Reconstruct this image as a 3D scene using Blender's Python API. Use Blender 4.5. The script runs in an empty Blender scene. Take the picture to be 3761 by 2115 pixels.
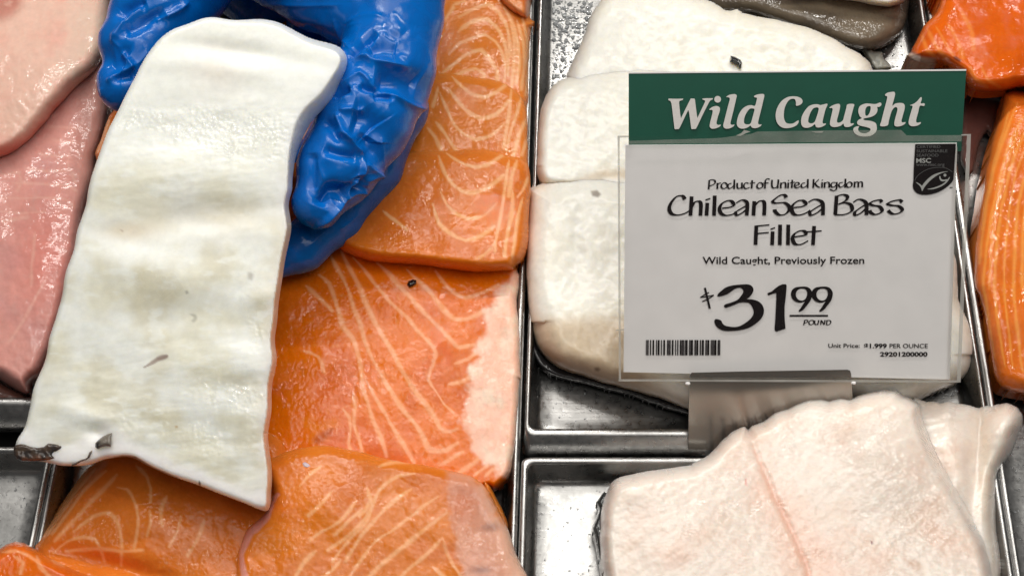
import bpy, bmesh, math, random
import numpy as np
from mathutils import Vector
from mathutils.geometry import tessellate_polygon

# ---------------------------------------------------------------- camera, world, lamps, exposure
sc = bpy.context.scene
COL = sc.collection
PW, PH = 3761.0, 2115.0                  # the photograph's own pixel grid, used to measure with
FPX = 4818.0                             # focal length in those pixels
TILT = math.radians(29.4)
DIST = 0.64
CAM = np.array([0.0, -DIST * math.sin(TILT), DIST * math.cos(TILT)])
FWD = np.array([0.0, math.sin(TILT), -math.cos(TILT)])
UPV = np.array([0.0, math.cos(TILT), math.sin(TILT)])
cd = bpy.data.cameras.new('camera')
cam = bpy.data.objects.new('camera', cd)
COL.objects.link(cam)
cam.location = CAM
cam.rotation_euler = (TILT, 0, 0)
cd.sensor_width = 36.0
cd.lens = FPX / PW * 36.0
cd.clip_start, cd.clip_end = 0.01, 50
sc.camera = cam

w = bpy.data.worlds.new('World')
sc.world = w
w.use_nodes = True
w.node_tree.nodes['Background'].inputs[0].default_value = (1.0, 0.98, 0.96, 1)
w.node_tree.nodes['Background'].inputs[1].default_value = 0.13


def lamp(name, loc, aim, sx, sy, power, colour=(1.0, 0.965, 0.91)):
    l = bpy.data.lights.new(name, 'AREA')
    l.shape = 'RECTANGLE'
    l.size, l.size_y, l.energy, l.color = sx, sy, power, colour
    o = bpy.data.objects.new(name, l)
    COL.objects.link(o)
    o.location = loc
    o.rotation_euler = (Vector(aim) - Vector(loc)).to_track_quat('-Z', 'Y').to_euler()
    return o


# the display case's own strip lamps above and behind the trays, and the shop ceiling's broad light
lamp('case_strip_lamp', (-0.06, 0.74, 0.98), (0.0, 0.0, 0), 1.3, 0.025, 13.5)
lamp('case_front_strip_lamp', (0.10, 0.19, 0.98), (0.0, 0.0, 0), 1.3, 0.022, 4.0)
lamp('shop_ceiling_lamp', (0.1, 0.10, 2.3), (0.0, 0.0, 0), 2.4, 1.4, 31.0)

sc.view_settings.view_transform = 'Standard'
sc.view_settings.look = 'None'
sc.view_settings.exposure = -0.50
sc.view_settings.gamma = 1.0
sc.render.engine = 'CYCLES'
sc.cycles.use_denoising = True
sc.cycles.max_bounces = 8
sc.cycles.transparent_max_bounces = 12
sc.cycles.caustics_reflective = False
sc.cycles.caustics_refractive = False

# ---------------------------------------------------------------- measuring: photo pixels to rays and points


def rays(p):
    p = np.atleast_2d(np.asarray(p, float))
    x = (p[:, 0] - PW / 2) / FPX
    y = (PH / 2 - p[:, 1]) / FPX
    d = np.outer(y, UPV) + FWD
    d[:, 0] += x
    return d


def at_z(p, z):
    d = rays(p)
    return CAM + d * ((np.asarray(z) - CAM[2]) / d[:, 2])[:, None]


def at_depth(p, Z):
    return CAM + rays(p) * (np.asarray(Z) * np.ones(len(np.atleast_2d(p))))[:, None]


def to_px(P):
    v = np.asarray(P) - CAM
    Z = v @ FWD
    return np.stack([v[:, 0] / Z * FPX + PW / 2, PH / 2 - (v @ UPV) / Z * FPX], 1)


class Z:                                  # coordinates read off an enlarged crop
    def __init__(s, ox, oy, k):
        s.o = np.array([ox, oy], float)
        s.k = k

    def __call__(s, *pts):
        return s.o + np.asarray(pts, float) / s.k


Z0 = Z(0, 0, 2576 / 3761)
Z1, Z2, Z3 = Z(0, 0, 2), Z(1000, 0, 2), Z(2400, 0, 2)
Z4, Z5, Z6 = Z(0, 700, 2), Z(900, 700, 2), Z(2200, 500, 2)
Z7, Z8, Z9 = Z(0, 1391, 2), Z(900, 1391, 2), Z(2473, 1391, 2)
ZR, ZS, ZT = Z(2800, 0, 1.367), Z(2800, 1055, 1.367), Z(1900, 1055, 1.367)
ZA, ZB, ZC = Z(1040, 0, 2.787), Z(1020, 480, 2.587), Z(340, 0, 3.293)
N0 = Z(0, 0, 1)


def J(*a):
    return np.concatenate(a)


def lin(*c):
    c = np.asarray(c, float) / 255.0
    return np.where(c <= 0.04045, c / 12.92, ((c + 0.055) / 1.055) ** 2.4)


# ---------------------------------------------------------------- numpy noise
_rs = np.random.RandomState(7)
_perm = _rs.permutation(4096)
_ang = _rs.rand(4096) * 2 * np.pi


def perlin(x, y, seed=0):
    x = np.asarray(x, float) + seed * 17.37
    y = np.asarray(y, float) + seed * 9.71
    xi, yi = np.floor(x).astype(int), np.floor(y).astype(int)
    xf, yf = x - xi, y - yi
    u, v = xf * xf * xf * (xf * (xf * 6 - 15) + 10), yf * yf * yf * (yf * (yf * 6 - 15) + 10)

    def g(a, b, dx, dy):
        h = _ang[_perm[(_perm[(a + seed * 131) & 4095] + b) & 4095]]
        return np.cos(h) * dx + np.sin(h) * dy
    a = g(xi, yi, xf, yf) * (1 - u) + g(xi + 1, yi, xf - 1, yf) * u
    b = g(xi, yi + 1, xf, yf - 1) * (1 - u) + g(xi + 1, yi + 1, xf - 1, yf - 1) * u
    return (a * (1 - v) + b * v) * 1.5


def fbm(x, y, s, seed=0, o=4, gain=0.5):
    r, a, t = 0, 1.0, 0
    for i in range(o):
        r = r + a * perlin(x / s * 2 ** i, y / s * 2 ** i, seed + i)
        t += a
        a *= gain
    return r / t


def smooth(a, b, x):
    t = np.clip((x - a) / (b - a), 0, 1)
    return t * t * (3 - 2 * t)


def resample(pts, step, closed=True):
    p = np.asarray(pts, float)
    n = len(p)
    out = []
    for i in range(n if closed else n - 1):
        if closed:
            a, b, c, d = p[i - 1], p[i], p[(i + 1) % n], p[(i + 2) % n]
        else:
            a, b, c, d = p[max(i - 1, 0)], p[i], p[i + 1], p[min(i + 2, n - 1)]
        L = np.linalg.norm(c - b)
        m = max(1, int(L / step))
        t = (np.arange(m) / m)[:, None]
        k = 0.5
        m1, m2 = (c - a) * k, (d - b) * k
        for mm in (m1, m2):                # keep long neighbours from overshooting short spans
            q = np.linalg.norm(mm)
            if q > 1.2 * L:
                mm *= 1.2 * L / q
        out.append((2 * t**3 - 3 * t**2 + 1) * b + (t**3 - 2 * t**2 + t) * m1 + (-2 * t**3 + 3 * t**2) * c + (t**3 - t**2) * m2)
    if not closed:
        out.append(p[-1:])
    return np.concatenate(out)


def seg_dist(P, poly, closed):
    """distance, nearest point, index of the nearest segment and parameter along the line"""
    n = len(poly)
    best = np.full(len(P), 1e18)
    near = np.zeros_like(P)
    idx = np.zeros(len(P), int)
    par = np.zeros(len(P))
    for i in range(n if closed else n - 1):
        a, b = poly[i], poly[(i + 1) % n]
        ab = b - a
        t = np.clip(((P - a) @ ab) / max(ab @ ab, 1e-12), 0, 1)
        q = a + t[:, None] * ab
        d = ((P - q) ** 2).sum(1)
        m = d < best
        best[m] = d[m]
        near[m] = q[m]
        idx[m] = i
        par[m] = (i + t[m]) / n
    return np.sqrt(best), near, idx, par


def inside(P, poly):
    r = np.zeros(len(P), bool)
    n = len(poly)
    for i in range(n):
        x1, y1 = poly[i]
        x2, y2 = poly[(i + 1) % n]
        if y1 == y2:
            continue
        c = ((y1 > P[:, 1]) != (y2 > P[:, 1])) & (P[:, 0] < (x2 - x1) * (P[:, 1] - y1) / (y2 - y1) + x1)
        r ^= c
    return r


def lines_mask(P, lines, width, soft=0.45, wob=0.0, seed=0, fade=0.12):
    """0..1 paint of fat lines: traced polylines with a wandering width"""
    r = np.zeros(len(P))
    if wob:
        P = P + np.stack([fbm(P[:, 0], P[:, 1], 110, seed + 40, 3, .4), fbm(P[:, 0], P[:, 1], 110, seed + 50, 3, .4)], 1) * wob
    for k, l in enumerate(lines):
        l = resample(l, 25, False)
        lo, hi = l.min(0) - width * 3, l.max(0) + width * 3
        m = np.where(((P >= lo) & (P <= hi)).all(1))[0]
        if not len(m):
            continue
        d, _, _, t = seg_dist(P[m], l, False)
        wv = width * (0.75 + 0.5 * fbm(P[m, 0], P[m, 1], 90, seed + k, 2) + 0.15 * np.sin(k * 2.3))
        e = np.clip(np.minimum(t, 1 - t) / fade, 0.25, 1) ** 0.5
        v = np.clip(1 - smooth(wv * e * (1 - soft), wv * e * (1 + soft), d), 0, 1) * (0.75 + 0.25 * e)
        r[m] = np.maximum(r[m], v)
    return r


def poly_mask(P, poly, soft=12, wob=0, seed=0, step=30):
    if wob:
        P = P + np.stack([fbm(P[:, 0], P[:, 1], 50, seed + 60, 3), fbm(P[:, 0], P[:, 1], 50, seed + 70, 3)], 1) * wob
    q = resample(poly, step)
    r = np.zeros(len(P))
    lo, hi = q.min(0) - soft * 2, q.max(0) + soft * 2
    m = np.where(((P >= lo) & (P <= hi)).all(1))[0]
    if len(m):
        d = seg_dist(P[m], q, True)[0] * np.where(inside(P[m], q), 1, -1)
        r[m] = smooth(-soft, soft, d)
    return r


# ---------------------------------------------------------------- meshes and objects
def raw_mesh(name, V, F, mat, col=None, smooth_=True, parent=None, origin=None, uv=None):
    V = np.asarray(V, float)
    if origin is None:
        o3 = np.array([0, 0, 0.0]) if parent is not None else np.array([*(V[:, :2].min(0) + V[:, :2].max(0)) / 2, V[:, 2].min()])
    else:
        o3 = np.asarray(origin, float)
    if parent is not None:
        q = parent
        while q is not None:               # children carry no offset of their own
            o3 = o3 + np.array(q.location)
            q = q.parent
    me = bpy.data.meshes.new(name)
    W = V - o3
    if isinstance(F, np.ndarray) and F.ndim == 2:
        nf, k = F.shape
        me.vertices.add(len(W))
        me.vertices.foreach_set('co', W.ravel())
        me.loops.add(nf * k)
        me.loops.foreach_set('vertex_index', F.ravel().astype(np.int32))
        me.polygons.add(nf)
        me.polygons.foreach_set('loop_start', np.arange(nf, dtype=np.int32) * k)
        me.update(calc_edges=True)
    else:
        me.from_pydata([tuple(v) for v in W], [], [tuple(f) for f in F])
    if smooth_:
        me.polygons.foreach_set('use_smooth', np.ones(len(me.polygons), bool))
    if col is not None:
        a = me.color_attributes.new('Col', 'FLOAT_COLOR', 'POINT')
        c = np.ones((len(W), 4), np.float32)
        c[:, :col.shape[1]] = col
        a.data.foreach_set('color', c.ravel())
    me.validate()
    ob = bpy.data.objects.new(name, me)
    COL.objects.link(ob)
    if mat:
        me.materials.append(mat)
    if parent is not None:
        ob.parent = parent
    else:
        ob.location = o3
    return ob


def tag(o, label=None, cat=None, group=None, kind=None):
    for k, v in (('label', label), ('category', cat), ('group', group), ('kind', kind)):
        if v:
            o[k] = v
    return o


def empty(name, loc, label, cat, group=None):
    o = bpy.data.objects.new(name, None)
    COL.objects.link(o)
    o.location = loc
    o.empty_display_size = 0.01
    return tag(o, label, cat, group)


# ---------------------------------------------------------------- materials
def nodes(name):
    m = bpy.data.materials.new(name)
    m.use_nodes = True
    nt = m.node_tree
    return m, nt, nt.nodes['Principled BSDF']


def N(nt, t, **kw):
    n = nt.nodes.new(t)
    for k, v in kw.items():
        if isinstance(k, str) and hasattr(n, k):
            setattr(n, k, v)
        else:
            n.inputs[k.replace('_', ' ')].default_value = v
    return n


def flesh(name, bump=0.10, fine=900.0, coarse=260.0, rough=0.45, coat=1.0, coat_rough=0.09, sss=0.25, sss_r=(1.0, 0.55, 0.32), scale=0.004, stretch=(1, 1, 1), rot=0.0, speck=0.0, speck_col=(1, 1, 1), glint=0.5, patch=55.0, lo=0.42, hi=0.62, ior=1.45, spec=0.08):
    """wet raw fish: painted flesh colour, a faint grain, and a film of water that breaks into glints in patches"""
    m, nt, b = nodes(name)
    L = nt.links.new
    at = N(nt, 'ShaderNodeAttribute', attribute_name='Col')
    tc = N(nt, 'ShaderNodeTexCoord')
    mp = N(nt, 'ShaderNodeMapping')
    mp.inputs['Scale'].default_value = stretch
    mp.inputs['Rotation'].default_value = (0, 0, rot)
    L(tc.outputs['Object'], mp.inputs[0])
    n1 = N(nt, 'ShaderNodeTexNoise', Scale=fine, Detail=0.0)
    n2 = N(nt, 'ShaderNodeTexNoise', Scale=coarse, Detail=4.0, Roughness=0.55, Distortion=0.6)
    n0 = N(nt, 'ShaderNodeTexNoise', Scale=patch, Detail=3.0, Roughness=0.55)
    for n in (n0, n1, n2):
        L(mp.outputs[0], n.inputs['Vector'])
    bp = N(nt, 'ShaderNodeBump', Strength=bump, Distance=0.0012)
    L(n2.outputs['Fac'], bp.inputs['Height'])
    pm = N(nt, 'ShaderNodeMapRange', interpolation_type='SMOOTHSTEP')
    pm.inputs[1].default_value, pm.inputs[2].default_value, pm.inputs[3].default_value, pm.inputs[4].default_value = lo, hi, 0.25 * glint, glint
    L(n0.outputs['Fac'], pm.inputs[0])
    add = N(nt, 'ShaderNodeMath', operation='MULTIPLY_ADD')
    L(n2.outputs['Fac'], add.inputs[0])
    add.inputs[1].default_value = 0.7
    L(n1.outputs['Fac'], add.inputs[2])
    bc = N(nt, 'ShaderNodeBump', Distance=0.0014)
    wet = N(nt, 'ShaderNodeMath', operation='MULTIPLY')       # painted wetness, in the colour's alpha
    L(pm.outputs[0], wet.inputs[0])
    L(at.outputs['Alpha'], wet.inputs[1])
    L(wet.outputs[0], bc.inputs['Strength'])
    cr = N(nt, 'ShaderNodeMapRange')
    cr.inputs[3].default_value, cr.inputs[4].default_value = 0.34, coat_rough
    L(at.outputs['Alpha'], cr.inputs[0])
    L(cr.outputs[0], b.inputs['Coat Roughness'])
    L(add.outputs[0], bc.inputs['Height'])
    # faint mottling of the flesh itself
    n3 = N(nt, 'ShaderNodeTexNoise', Scale=coarse * 1.6, Detail=5.0, Roughness=0.65)
    L(mp.outputs[0], n3.inputs['Vector'])
    rp = N(nt, 'ShaderNodeMapRange')
    rp.inputs[1].default_value, rp.inputs[2].default_value, rp.inputs[3].default_value, rp.inputs[4].default_value = 0.3, 0.7, 0.94, 1.05
    L(n3.outputs['Fac'], rp.inputs[0])
    mx = N(nt, 'ShaderNodeVectorMath', operation='SCALE')
    L(at.outputs['Color'], mx.inputs[0])
    L(rp.outputs[0], mx.inputs['Scale'])
    src = mx.outputs[0]
    if speck:
        n4 = N(nt, 'ShaderNodeTexNoise', Scale=fine * 0.55, Detail=4.0, Roughness=0.7, Distortion=1.2)
        L(mp.outputs[0], n4.inputs['Vector'])
        r4 = N(nt, 'ShaderNodeMapRange')
        r4.inputs[1].default_value, r4.inputs[2].default_value, r4.inputs[3].default_value, r4.inputs[4].default_value = 0.55, 0.72, 0.0, speck
        L(n4.outputs['Fac'], r4.inputs[0])
        m4 = N(nt, 'ShaderNodeMix', data_type='RGBA')
        L(r4.outputs[0], m4.inputs['Factor'])
        L(src, m4.inputs[6])
        m4.inputs[7].default_value = (*speck_col, 1)
        src = m4.outputs[2]
    L(src, b.inputs['Base Color'])
    b.inputs['Roughness'].default_value = rough
    b.inputs['Specular IOR Level'].default_value = spec
    b.inputs['Subsurface Weight'].default_value = sss
    b.inputs['Subsurface Radius'].default_value = sss_r
    b.inputs['Subsurface Scale'].default_value = scale
    b.inputs['Coat Weight'].default_value = coat
    b.inputs['Coat IOR'].default_value = ior
    L(bp.outputs[0], b.inputs['Normal'])
    L(bc.outputs[0], b.inputs['Coat Normal'])
    return m


def plain(name, colour, rough=0.5, metallic=0.0, coat=0.0, noise=0.06, scale=200.0, bump=0.0, spec=0.5):
    m, nt, b = nodes(name)
    L = nt.links.new
    tc = N(nt, 'ShaderNodeTexCoord')
    n = N(nt, 'ShaderNodeTexNoise', Scale=scale, Detail=4.0)
    L(tc.outputs['Object'], n.inputs['Vector'])
    r = N(nt, 'ShaderNodeMapRange')
    r.inputs[1].default_value, r.inputs[2].default_value, r.inputs[3].default_value, r.inputs[4].default_value = 0.25, 0.75, 1 - noise, 1 + noise
    L(n.outputs['Fac'], r.inputs[0])
    v = N(nt, 'ShaderNodeVectorMath', operation='SCALE')
    v.inputs[0].default_value = colour
    L(r.outputs[0], v.inputs['Scale'])
    L(v.outputs[0], b.inputs['Base Color'])
    b.inputs['Roughness'].default_value = rough
    b.inputs['Metallic'].default_value = metallic
    b.inputs['Coat Weight'].default_value = coat
    b.inputs['Specular IOR Level'].default_value = spec
    if bump:
        bp = N(nt, 'ShaderNodeBump', Strength=bump, Distance=0.0006)
        L(n.outputs['Fac'], bp.inputs['Height'])
        L(bp.outputs[0], b.inputs['Normal'])
    return m


def steel(name):
    """brushed, wet and smeared stainless sheet"""
    m, nt, b = nodes(name)
    L = nt.links.new
    tc = N(nt, 'ShaderNodeTexCoord')
    mp = N(nt, 'ShaderNodeMapping')
    mp.inputs['Scale'].default_value = (18, 900, 300)
    L(tc.outputs['Object'], mp.inputs[0])
    br = N(nt, 'ShaderNodeTexNoise', Scale=1.0, Detail=3.0)
    L(mp.outputs[0], br.inputs['Vector'])
    sm = N(nt, 'ShaderNodeTexNoise', Scale=60.0, Detail=6.0, Roughness=0.65, Distortion=0.8)
    L(tc.outputs['Object'], sm.inputs['Vector'])
    wt = N(nt, 'ShaderNodeTexNoise', Scale=330.0, Detail=5.0, Roughness=0.6, Distortion=0.5)
    L(tc.outputs['Object'], wt.inputs['Vector'])
    cr = N(nt, 'ShaderNodeValToRGB')
    cr.color_ramp.elements[0].position, cr.color_ramp.elements[0].color = 0.30, (0.28, 0.278, 0.272, 1)
    cr.color_ramp.elements[1].position, cr.color_ramp.elements[1].color = 0.72, (0.47, 0.465, 0.455, 1)
    L(sm.outputs['Fac'], cr.inputs[0])
    L(cr.outputs[0], b.inputs['Base Color'])
    b.inputs['Metallic'].default_value = 1.0
    rr = N(nt, 'ShaderNodeMapRange')
    rr.inputs[1].default_value, rr.inputs[2].default_value, rr.inputs[3].default_value, rr.inputs[4].default_value = 0.3, 0.7, 0.24, 0.38
    L(wt.outputs['Fac'], rr.inputs[0])
    L(rr.outputs[0], b.inputs['Roughness'])
    ad = N(nt, 'ShaderNodeMath', operation='MULTIPLY_ADD')
    L(wt.outputs['Fac'], ad.inputs[0])
    ad.inputs[1].default_value = 1.6
    L(br.outputs['Fac'], ad.inputs[2])
    bp = N(nt, 'ShaderNodeBump', Strength=0.10, Distance=0.0004)
    L(ad.outputs[0], bp.inputs['Height'])
    L(bp.outputs[0], b.inputs['Normal'])
    return m


M_STEEL = steel('stainless_steel')
M_COUNTER = plain('dark_counter', (0.03, 0.03, 0.03), 0.5)
M_SALMON = flesh('salmon_flesh', fine=620, coarse=420, sss=0.2, sss_r=(1, .45, .15), speck=0.16, speck_col=tuple(lin(232, 150, 80)), glint=1.0, lo=.45, hi=.65, ior=1.40, spec=0.0, coat_rough=.07)
M_TROUT = flesh('deep_salmon_flesh', fine=700, coarse=160, sss=0.15, sss_r=(1, .4, .12), glint=.35, spec=.02, ior=1.4)
M_WHITE = flesh('white_fish_flesh', bump=.02, fine=420, coarse=150, sss=0.8, sss_r=(1, .9, .7), scale=0.005, glint=.05, coat=.6, coat_rough=.25)
M_HELD = flesh('held_fish_flesh', bump=.025, fine=560, coarse=170, sss=0.85, sss_r=(1, .92, .75), scale=0.009, ior=1.6, coat_rough=.10, glint=.9, patch=70, lo=.45, hi=.62)
M_HALI = flesh('pale_pink_fish_flesh', bump=.03, fine=560, coarse=180, sss=0.85, sss_r=(1, .78, .64), scale=0.009, stretch=(1, 2.2, 1), rot=0.6, ior=1.65, coat_rough=.10, glint=.9, patch=60, lo=.42, hi=.6)
M_PINK = flesh('pink_fish_flesh', bump=.04, fine=700, coarse=150, sss=0.6, sss_r=(1, .5, .4), scale=0.004, glint=.14, coat=.6, coat_rough=.14)
M_SKIN = flesh('fish_skin', bump=.2, fine=800, coarse=200, rough=0.4, sss=0.0, glint=.4)

# ---------------------------------------------------------------- fillets: a traced outline becomes a thick slab of flesh
GRID = 4.4                               # native pixels between mesh points, a little over one pixel of the render


def build_slab(outline, height, surf, jitter=3.0, edge_r=45, drop=None, seed=0, grid=GRID, step=18, cut=0.0, iron=0):
    """height(x, y, d, shape): metres above the slab's base; surf(px, h): point in space.
    Returns vertices, quads, pixel position, edge distance and the ordered rim."""
    q = resample(outline, step)
    for _ in range(iron):
        q = .5 * q + .25 * (np.roll(q, 1, 0) + np.roll(q, -1, 0))
    if jitter:
        t = np.arange(len(q))
        nx = np.roll(q, -1, 0) - np.roll(q, 1, 0)
        nx = np.stack([-nx[:, 1], nx[:, 0]], 1) / (np.linalg.norm(nx, axis=1)[:, None] + 1e-9)
        q = q + nx * (fbm(t * 1.0, t * 0 + seed, 4.0, seed, 3) * jitter * 1.6)[:, None]
    area = 0.5 * np.sum(q[:, 0] * np.roll(q[:, 1], -1) - np.roll(q[:, 0], -1) * q[:, 1])
    if area < 0:
        q = q[::-1]                        # so that the outward normal of (dx, dy) is (dy, -dx)
    lo = np.maximum(q.min(0), [-260, -260])
    hi = np.minimum(q.max(0), [PW + 260, PH + 260])
    nxg, nyg = int((hi[0] - lo[0]) / grid) + 4, int((hi[1] - lo[1]) / grid) + 4
    gx, gy = np.meshgrid(lo[0] - grid + np.arange(nxg) * grid, lo[1] - grid + np.arange(nyg) * grid)
    P = np.stack([gx.ravel(), gy.ravel()], 1)
    d, near, idx, _ = seg_dist(P, q, True)
    ins = inside(P, q)
    sd = np.where(ins, d, -d)
    keep = sd > -0.75 * grid
    snap = keep & (sd < 0.35 * grid)
    P = np.where(snap[:, None], near, P)
    sd = np.where(snap, 0.0, sd)
    K = keep.reshape(nyg, nxg)
    cell = K[:-1, :-1] & K[:-1, 1:] & K[1:, :-1] & K[1:, 1:]
    I = np.arange(nxg * nyg).reshape(nyg, nxg)
    F = np.stack([I[:-1, :-1][cell], I[1:, :-1][cell], I[1:, 1:][cell], I[:-1, 1:][cell]], 1)
    used = np.unique(F)
    mp = np.full(nxg * nyg, -1)
    mp[used] = np.arange(len(used))
    F = mp[F]
    P, sd, idx = P[used], np.clip(sd[used], 0, None), idx[used]
    # outward direction of the nearest edge decides how far the rim falls
    e = np.roll(q, -1, 0) - q
    n = np.stack([e[:, 1], -e[:, 0]], 1) / (np.linalg.norm(e, axis=1)[:, None] + 1e-9)
    k = 7
    n = sum(np.roll(n, s, 0) for s in range(-k, k + 1))
    n /= np.linalg.norm(n, axis=1)[:, None] + 1e-9
    on = n[idx]
    dr = (0.30 + 0.35 * (on[:, 1] + 1)) if drop is None else drop(P, on)
    t = np.clip(sd / (edge_r(P) if callable(edge_r) else edge_r), 0, 1)
    if callable(cut):
        cut = cut(P, on)
    shape = 1 - dr * ((1 - cut) * (1 - np.sqrt(np.clip(1 - (1 - t) ** 2, 0, 1))) + cut * (1 - t))
    h = height(P[:, 0], P[:, 1], sd, shape)
    V = surf(P, h)
    # rim edges, in face order
    E = np.concatenate([F[:, [0, 1]], F[:, [1, 2]], F[:, [2, 3]], F[:, [3, 0]]])
    key = E[:, 0].astype(np.int64) * len(P) + E[:, 1]
    rev = E[:, 1].astype(np.int64) * len(P) + E[:, 0]
    rim = E[~np.isin(key, rev)]
    return V, F, P, sd, rim, h


def wall_down(V, F, col, rim, lower, rings=3):
    """close the slab: rings from the rim to its lower copy, then a back sheet"""
    rv = np.unique(rim)
    m = np.full(len(V), -1)
    m[rv] = np.arange(len(rv))
    Vs, Fs, Cs = [V], [F], [col]
    base = len(V)
    low = lower(V[rv], rv)
    prev = rv
    for k in range(0, rings + 1):          # ring 0 doubles the rim so the top keeps its own shading
        t = k / rings
        Vs.append(V[rv] * (1 - t) + low * t)
        Cs.append(col[rv])
        cur = base + np.arange(len(rv))
        base += len(rv)
        a, b = rim[:, 0], rim[:, 1]
        if k:
            Fs.append(np.stack([prev[m[b]], prev[m[a]], cur[m[a]], cur[m[b]]], 1))
        prev = cur
    return np.concatenate(Vs), np.concatenate(Fs), np.concatenate(Cs), prev, m, rv


def fillet(name, outline, zb, T, colour, mat, parent=None, edge_r=45, relief=None, jitter=3.0, drop=None, seed=0, tilt=None, lump=0.0012, lump_s=160, grid=GRID):
    """a piece of fish lying in a tray: zb base height, T thickness (metres)"""
    def height(x, y, d, s):
        h = T * s
        if tilt is not None:
            h = h + tilt(x, y) * s
        w_ = smooth(0, edge_r, d)
        h = h + lump * fbm(x, y, lump_s, seed + 3, 3) * w_ + 0.00022 * fbm(x, y, 26, seed + 5, 3) * (0.3 + 0.7 * w_)
        if relief is not None:
            h = h + relief(x, y, d)
        return np.maximum(h, 0.0006)
    V, F, P, sd, rim, h = build_slab(outline, height, lambda p, hh: at_z(p, zb + hh), jitter, edge_r, drop, seed, grid)
    c = colour(P[:, 0], P[:, 1], sd)

    def lower(v, i):
        o = v.copy()
        o[:, 2] = zb
        return o
    V, F, c, last, m, rv = wall_down(V, F, c, rim, lower, 3)
    return raw_mesh(name, V, F, mat, c, parent=parent)


def bumps(*lst):
    """soft swellings and hollows: (x, y, rx, ry, angle in degrees, metres)"""
    def f(x, y, d=None):
        r = 0
        for (cx, cy, rx, ry, a, hgt) in lst:
            ca, sa = math.cos(math.radians(a)), math.sin(math.radians(a))
            u = ((x - cx) * ca + (y - cy) * sa) / rx
            v = (-(x - cx) * sa + (y - cy) * ca) / ry
            r = r + hgt * np.exp(-(u * u + v * v))
        return r
    return f


def mixc(a, b, t):
    return a * (1 - t[:, None]) + np.asarray(b) * t[:, None]


def base_col(c, n):
    return np.tile(np.asarray(c, float), (n, 1))

# ---------------------------------------------------------------- the counter and the steel trays
RIM = 0.016


def rail_x(side, y):
    """pixel column of the gap between two trays, at rim height"""
    if side == 'mid':
        return 1968 - 0.0330 * y
    if side == 'right':
        return 3397 + 0.1565 * y
    if side == 'left':
        return 181 - 0.2065 * (y - 1711)
    if side == 'farleft':
        return -1300 - 0.42 * y
    return 5000 + 0.36 * y


def quad_px(a, b, y0, y1, ga, gb):
    """rim corners (far left, far right, near right, near left), ga/gb: pixel offset from the gap's middle"""
    p = [(rail_x(a, y0) + ga, y0), (rail_x(b, y0) - gb, y0), (rail_x(b, y1) - gb, y1), (rail_x(a, y1) + ga, y1)]
    return at_z(p, RIM)[:, :2]


def offset_loop(Q, d, R, n=5):
    """inset of a convex quad by d per edge (far, right, near, left), with rounded corners"""
    ln = []
    for i in range(4):
        a, b = Q[i], Q[(i + 1) % 4]
        e = (b - a) / np.linalg.norm(b - a)
        nrm = np.array([e[1], -e[0]])      # inward for the clockwise order used here
        ln.append((a + nrm * d[i], e))
    cs = []
    for i in range(4):
        (p, e), (q, f) = ln[i - 1], ln[i]
        t = np.linalg.solve(np.stack([e, -f], 1), q - p)[0]
        cs.append(p + e * t)
    out = []
    for i in range(4):
        e0, e1 = ln[i - 1][1], ln[i][1]
        a, b = cs[i] - e0 * R, cs[i] + e1 * R
        for k in range(n):
            t = k / (n - 1)
            out.append((1 - t) ** 2 * a + 2 * t * (1 - t) * cs[i] + t * t * b)
    return np.array(out)


def tray(label, Q, near_flange=0.0022, far_flange=0.0022, near_drop=0.002):
    fl = np.array([far_flange, 0.0022, near_flange, 0.0022])
    loops = []

    def loop(d, z, R):
        xy = offset_loop(Q, np.asarray(d) * np.ones(4), R)
        zz = np.asarray(z) * np.ones(4)
        L = np.column_stack([xy, np.repeat(zz, 5)])
        # near edge takes its own height
        return L
    nd = near_drop
    loops.append(loop(-fl, [RIM - .006, RIM - .006, RIM - .003 - nd, RIM - .003 - nd], .0035))
    loops.append(loop(-fl, [RIM - .0012, RIM - .0012, RIM - nd, RIM - nd], .0035))
    loops.append(loop(-fl * 0.9, [RIM - .0004, RIM - .0004, RIM - nd + .0006, RIM - nd + .0006], .0035))
    loops.append(loop(-fl * 0.35, [RIM, RIM, RIM - .0002, RIM - .0002], .0035))
    loops.append(loop(0.0004, RIM - .0002, .0035))
    loops.append(loop(0.0010, RIM - .0014, .0035))
    loops.append(loop(0.0034, 0.0028, .0035))
    loops.append(loop(0.0042, 0.0010, .0045))
    loops.append(loop(0.0060, 0.0001, .008))
    loops.append(loop(0.0120, 0.0, .008))
    n = len(loops[0])
    V = np.concatenate(loops + [loops[-1].mean(0)[None]])
    F = []
    for k in range(len(loops) - 1):
        for i in range(n):
            j = (i + 1) % n
            F.append((k * n + i, (k + 1) * n + i, (k + 1) * n + j, k * n + j))
    b = (len(loops) - 1) * n
    for i in range(n):
        F.append((b + i, len(V) - 1, b + (i + 1) % n))
    o = raw_mesh('steel_tray', V, F, M_STEEL)
    tag(o, label, 'tray', 'steel trays of the fish counter')
    return o


cp = at_z([(-900, -900), (4700, -900), (4700, 3000), (-900, 3000)], -0.022)
co = raw_mesh('counter', np.concatenate([cp, cp - [0, 0, .02]]), [(0, 3, 2, 1), (4, 5, 6, 7), (0, 1, 5, 4), (1, 2, 6, 5), (2, 3, 7, 6), (3, 0, 4, 7)], M_COUNTER, smooth_=False)
co['kind'] = 'structure'

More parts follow.
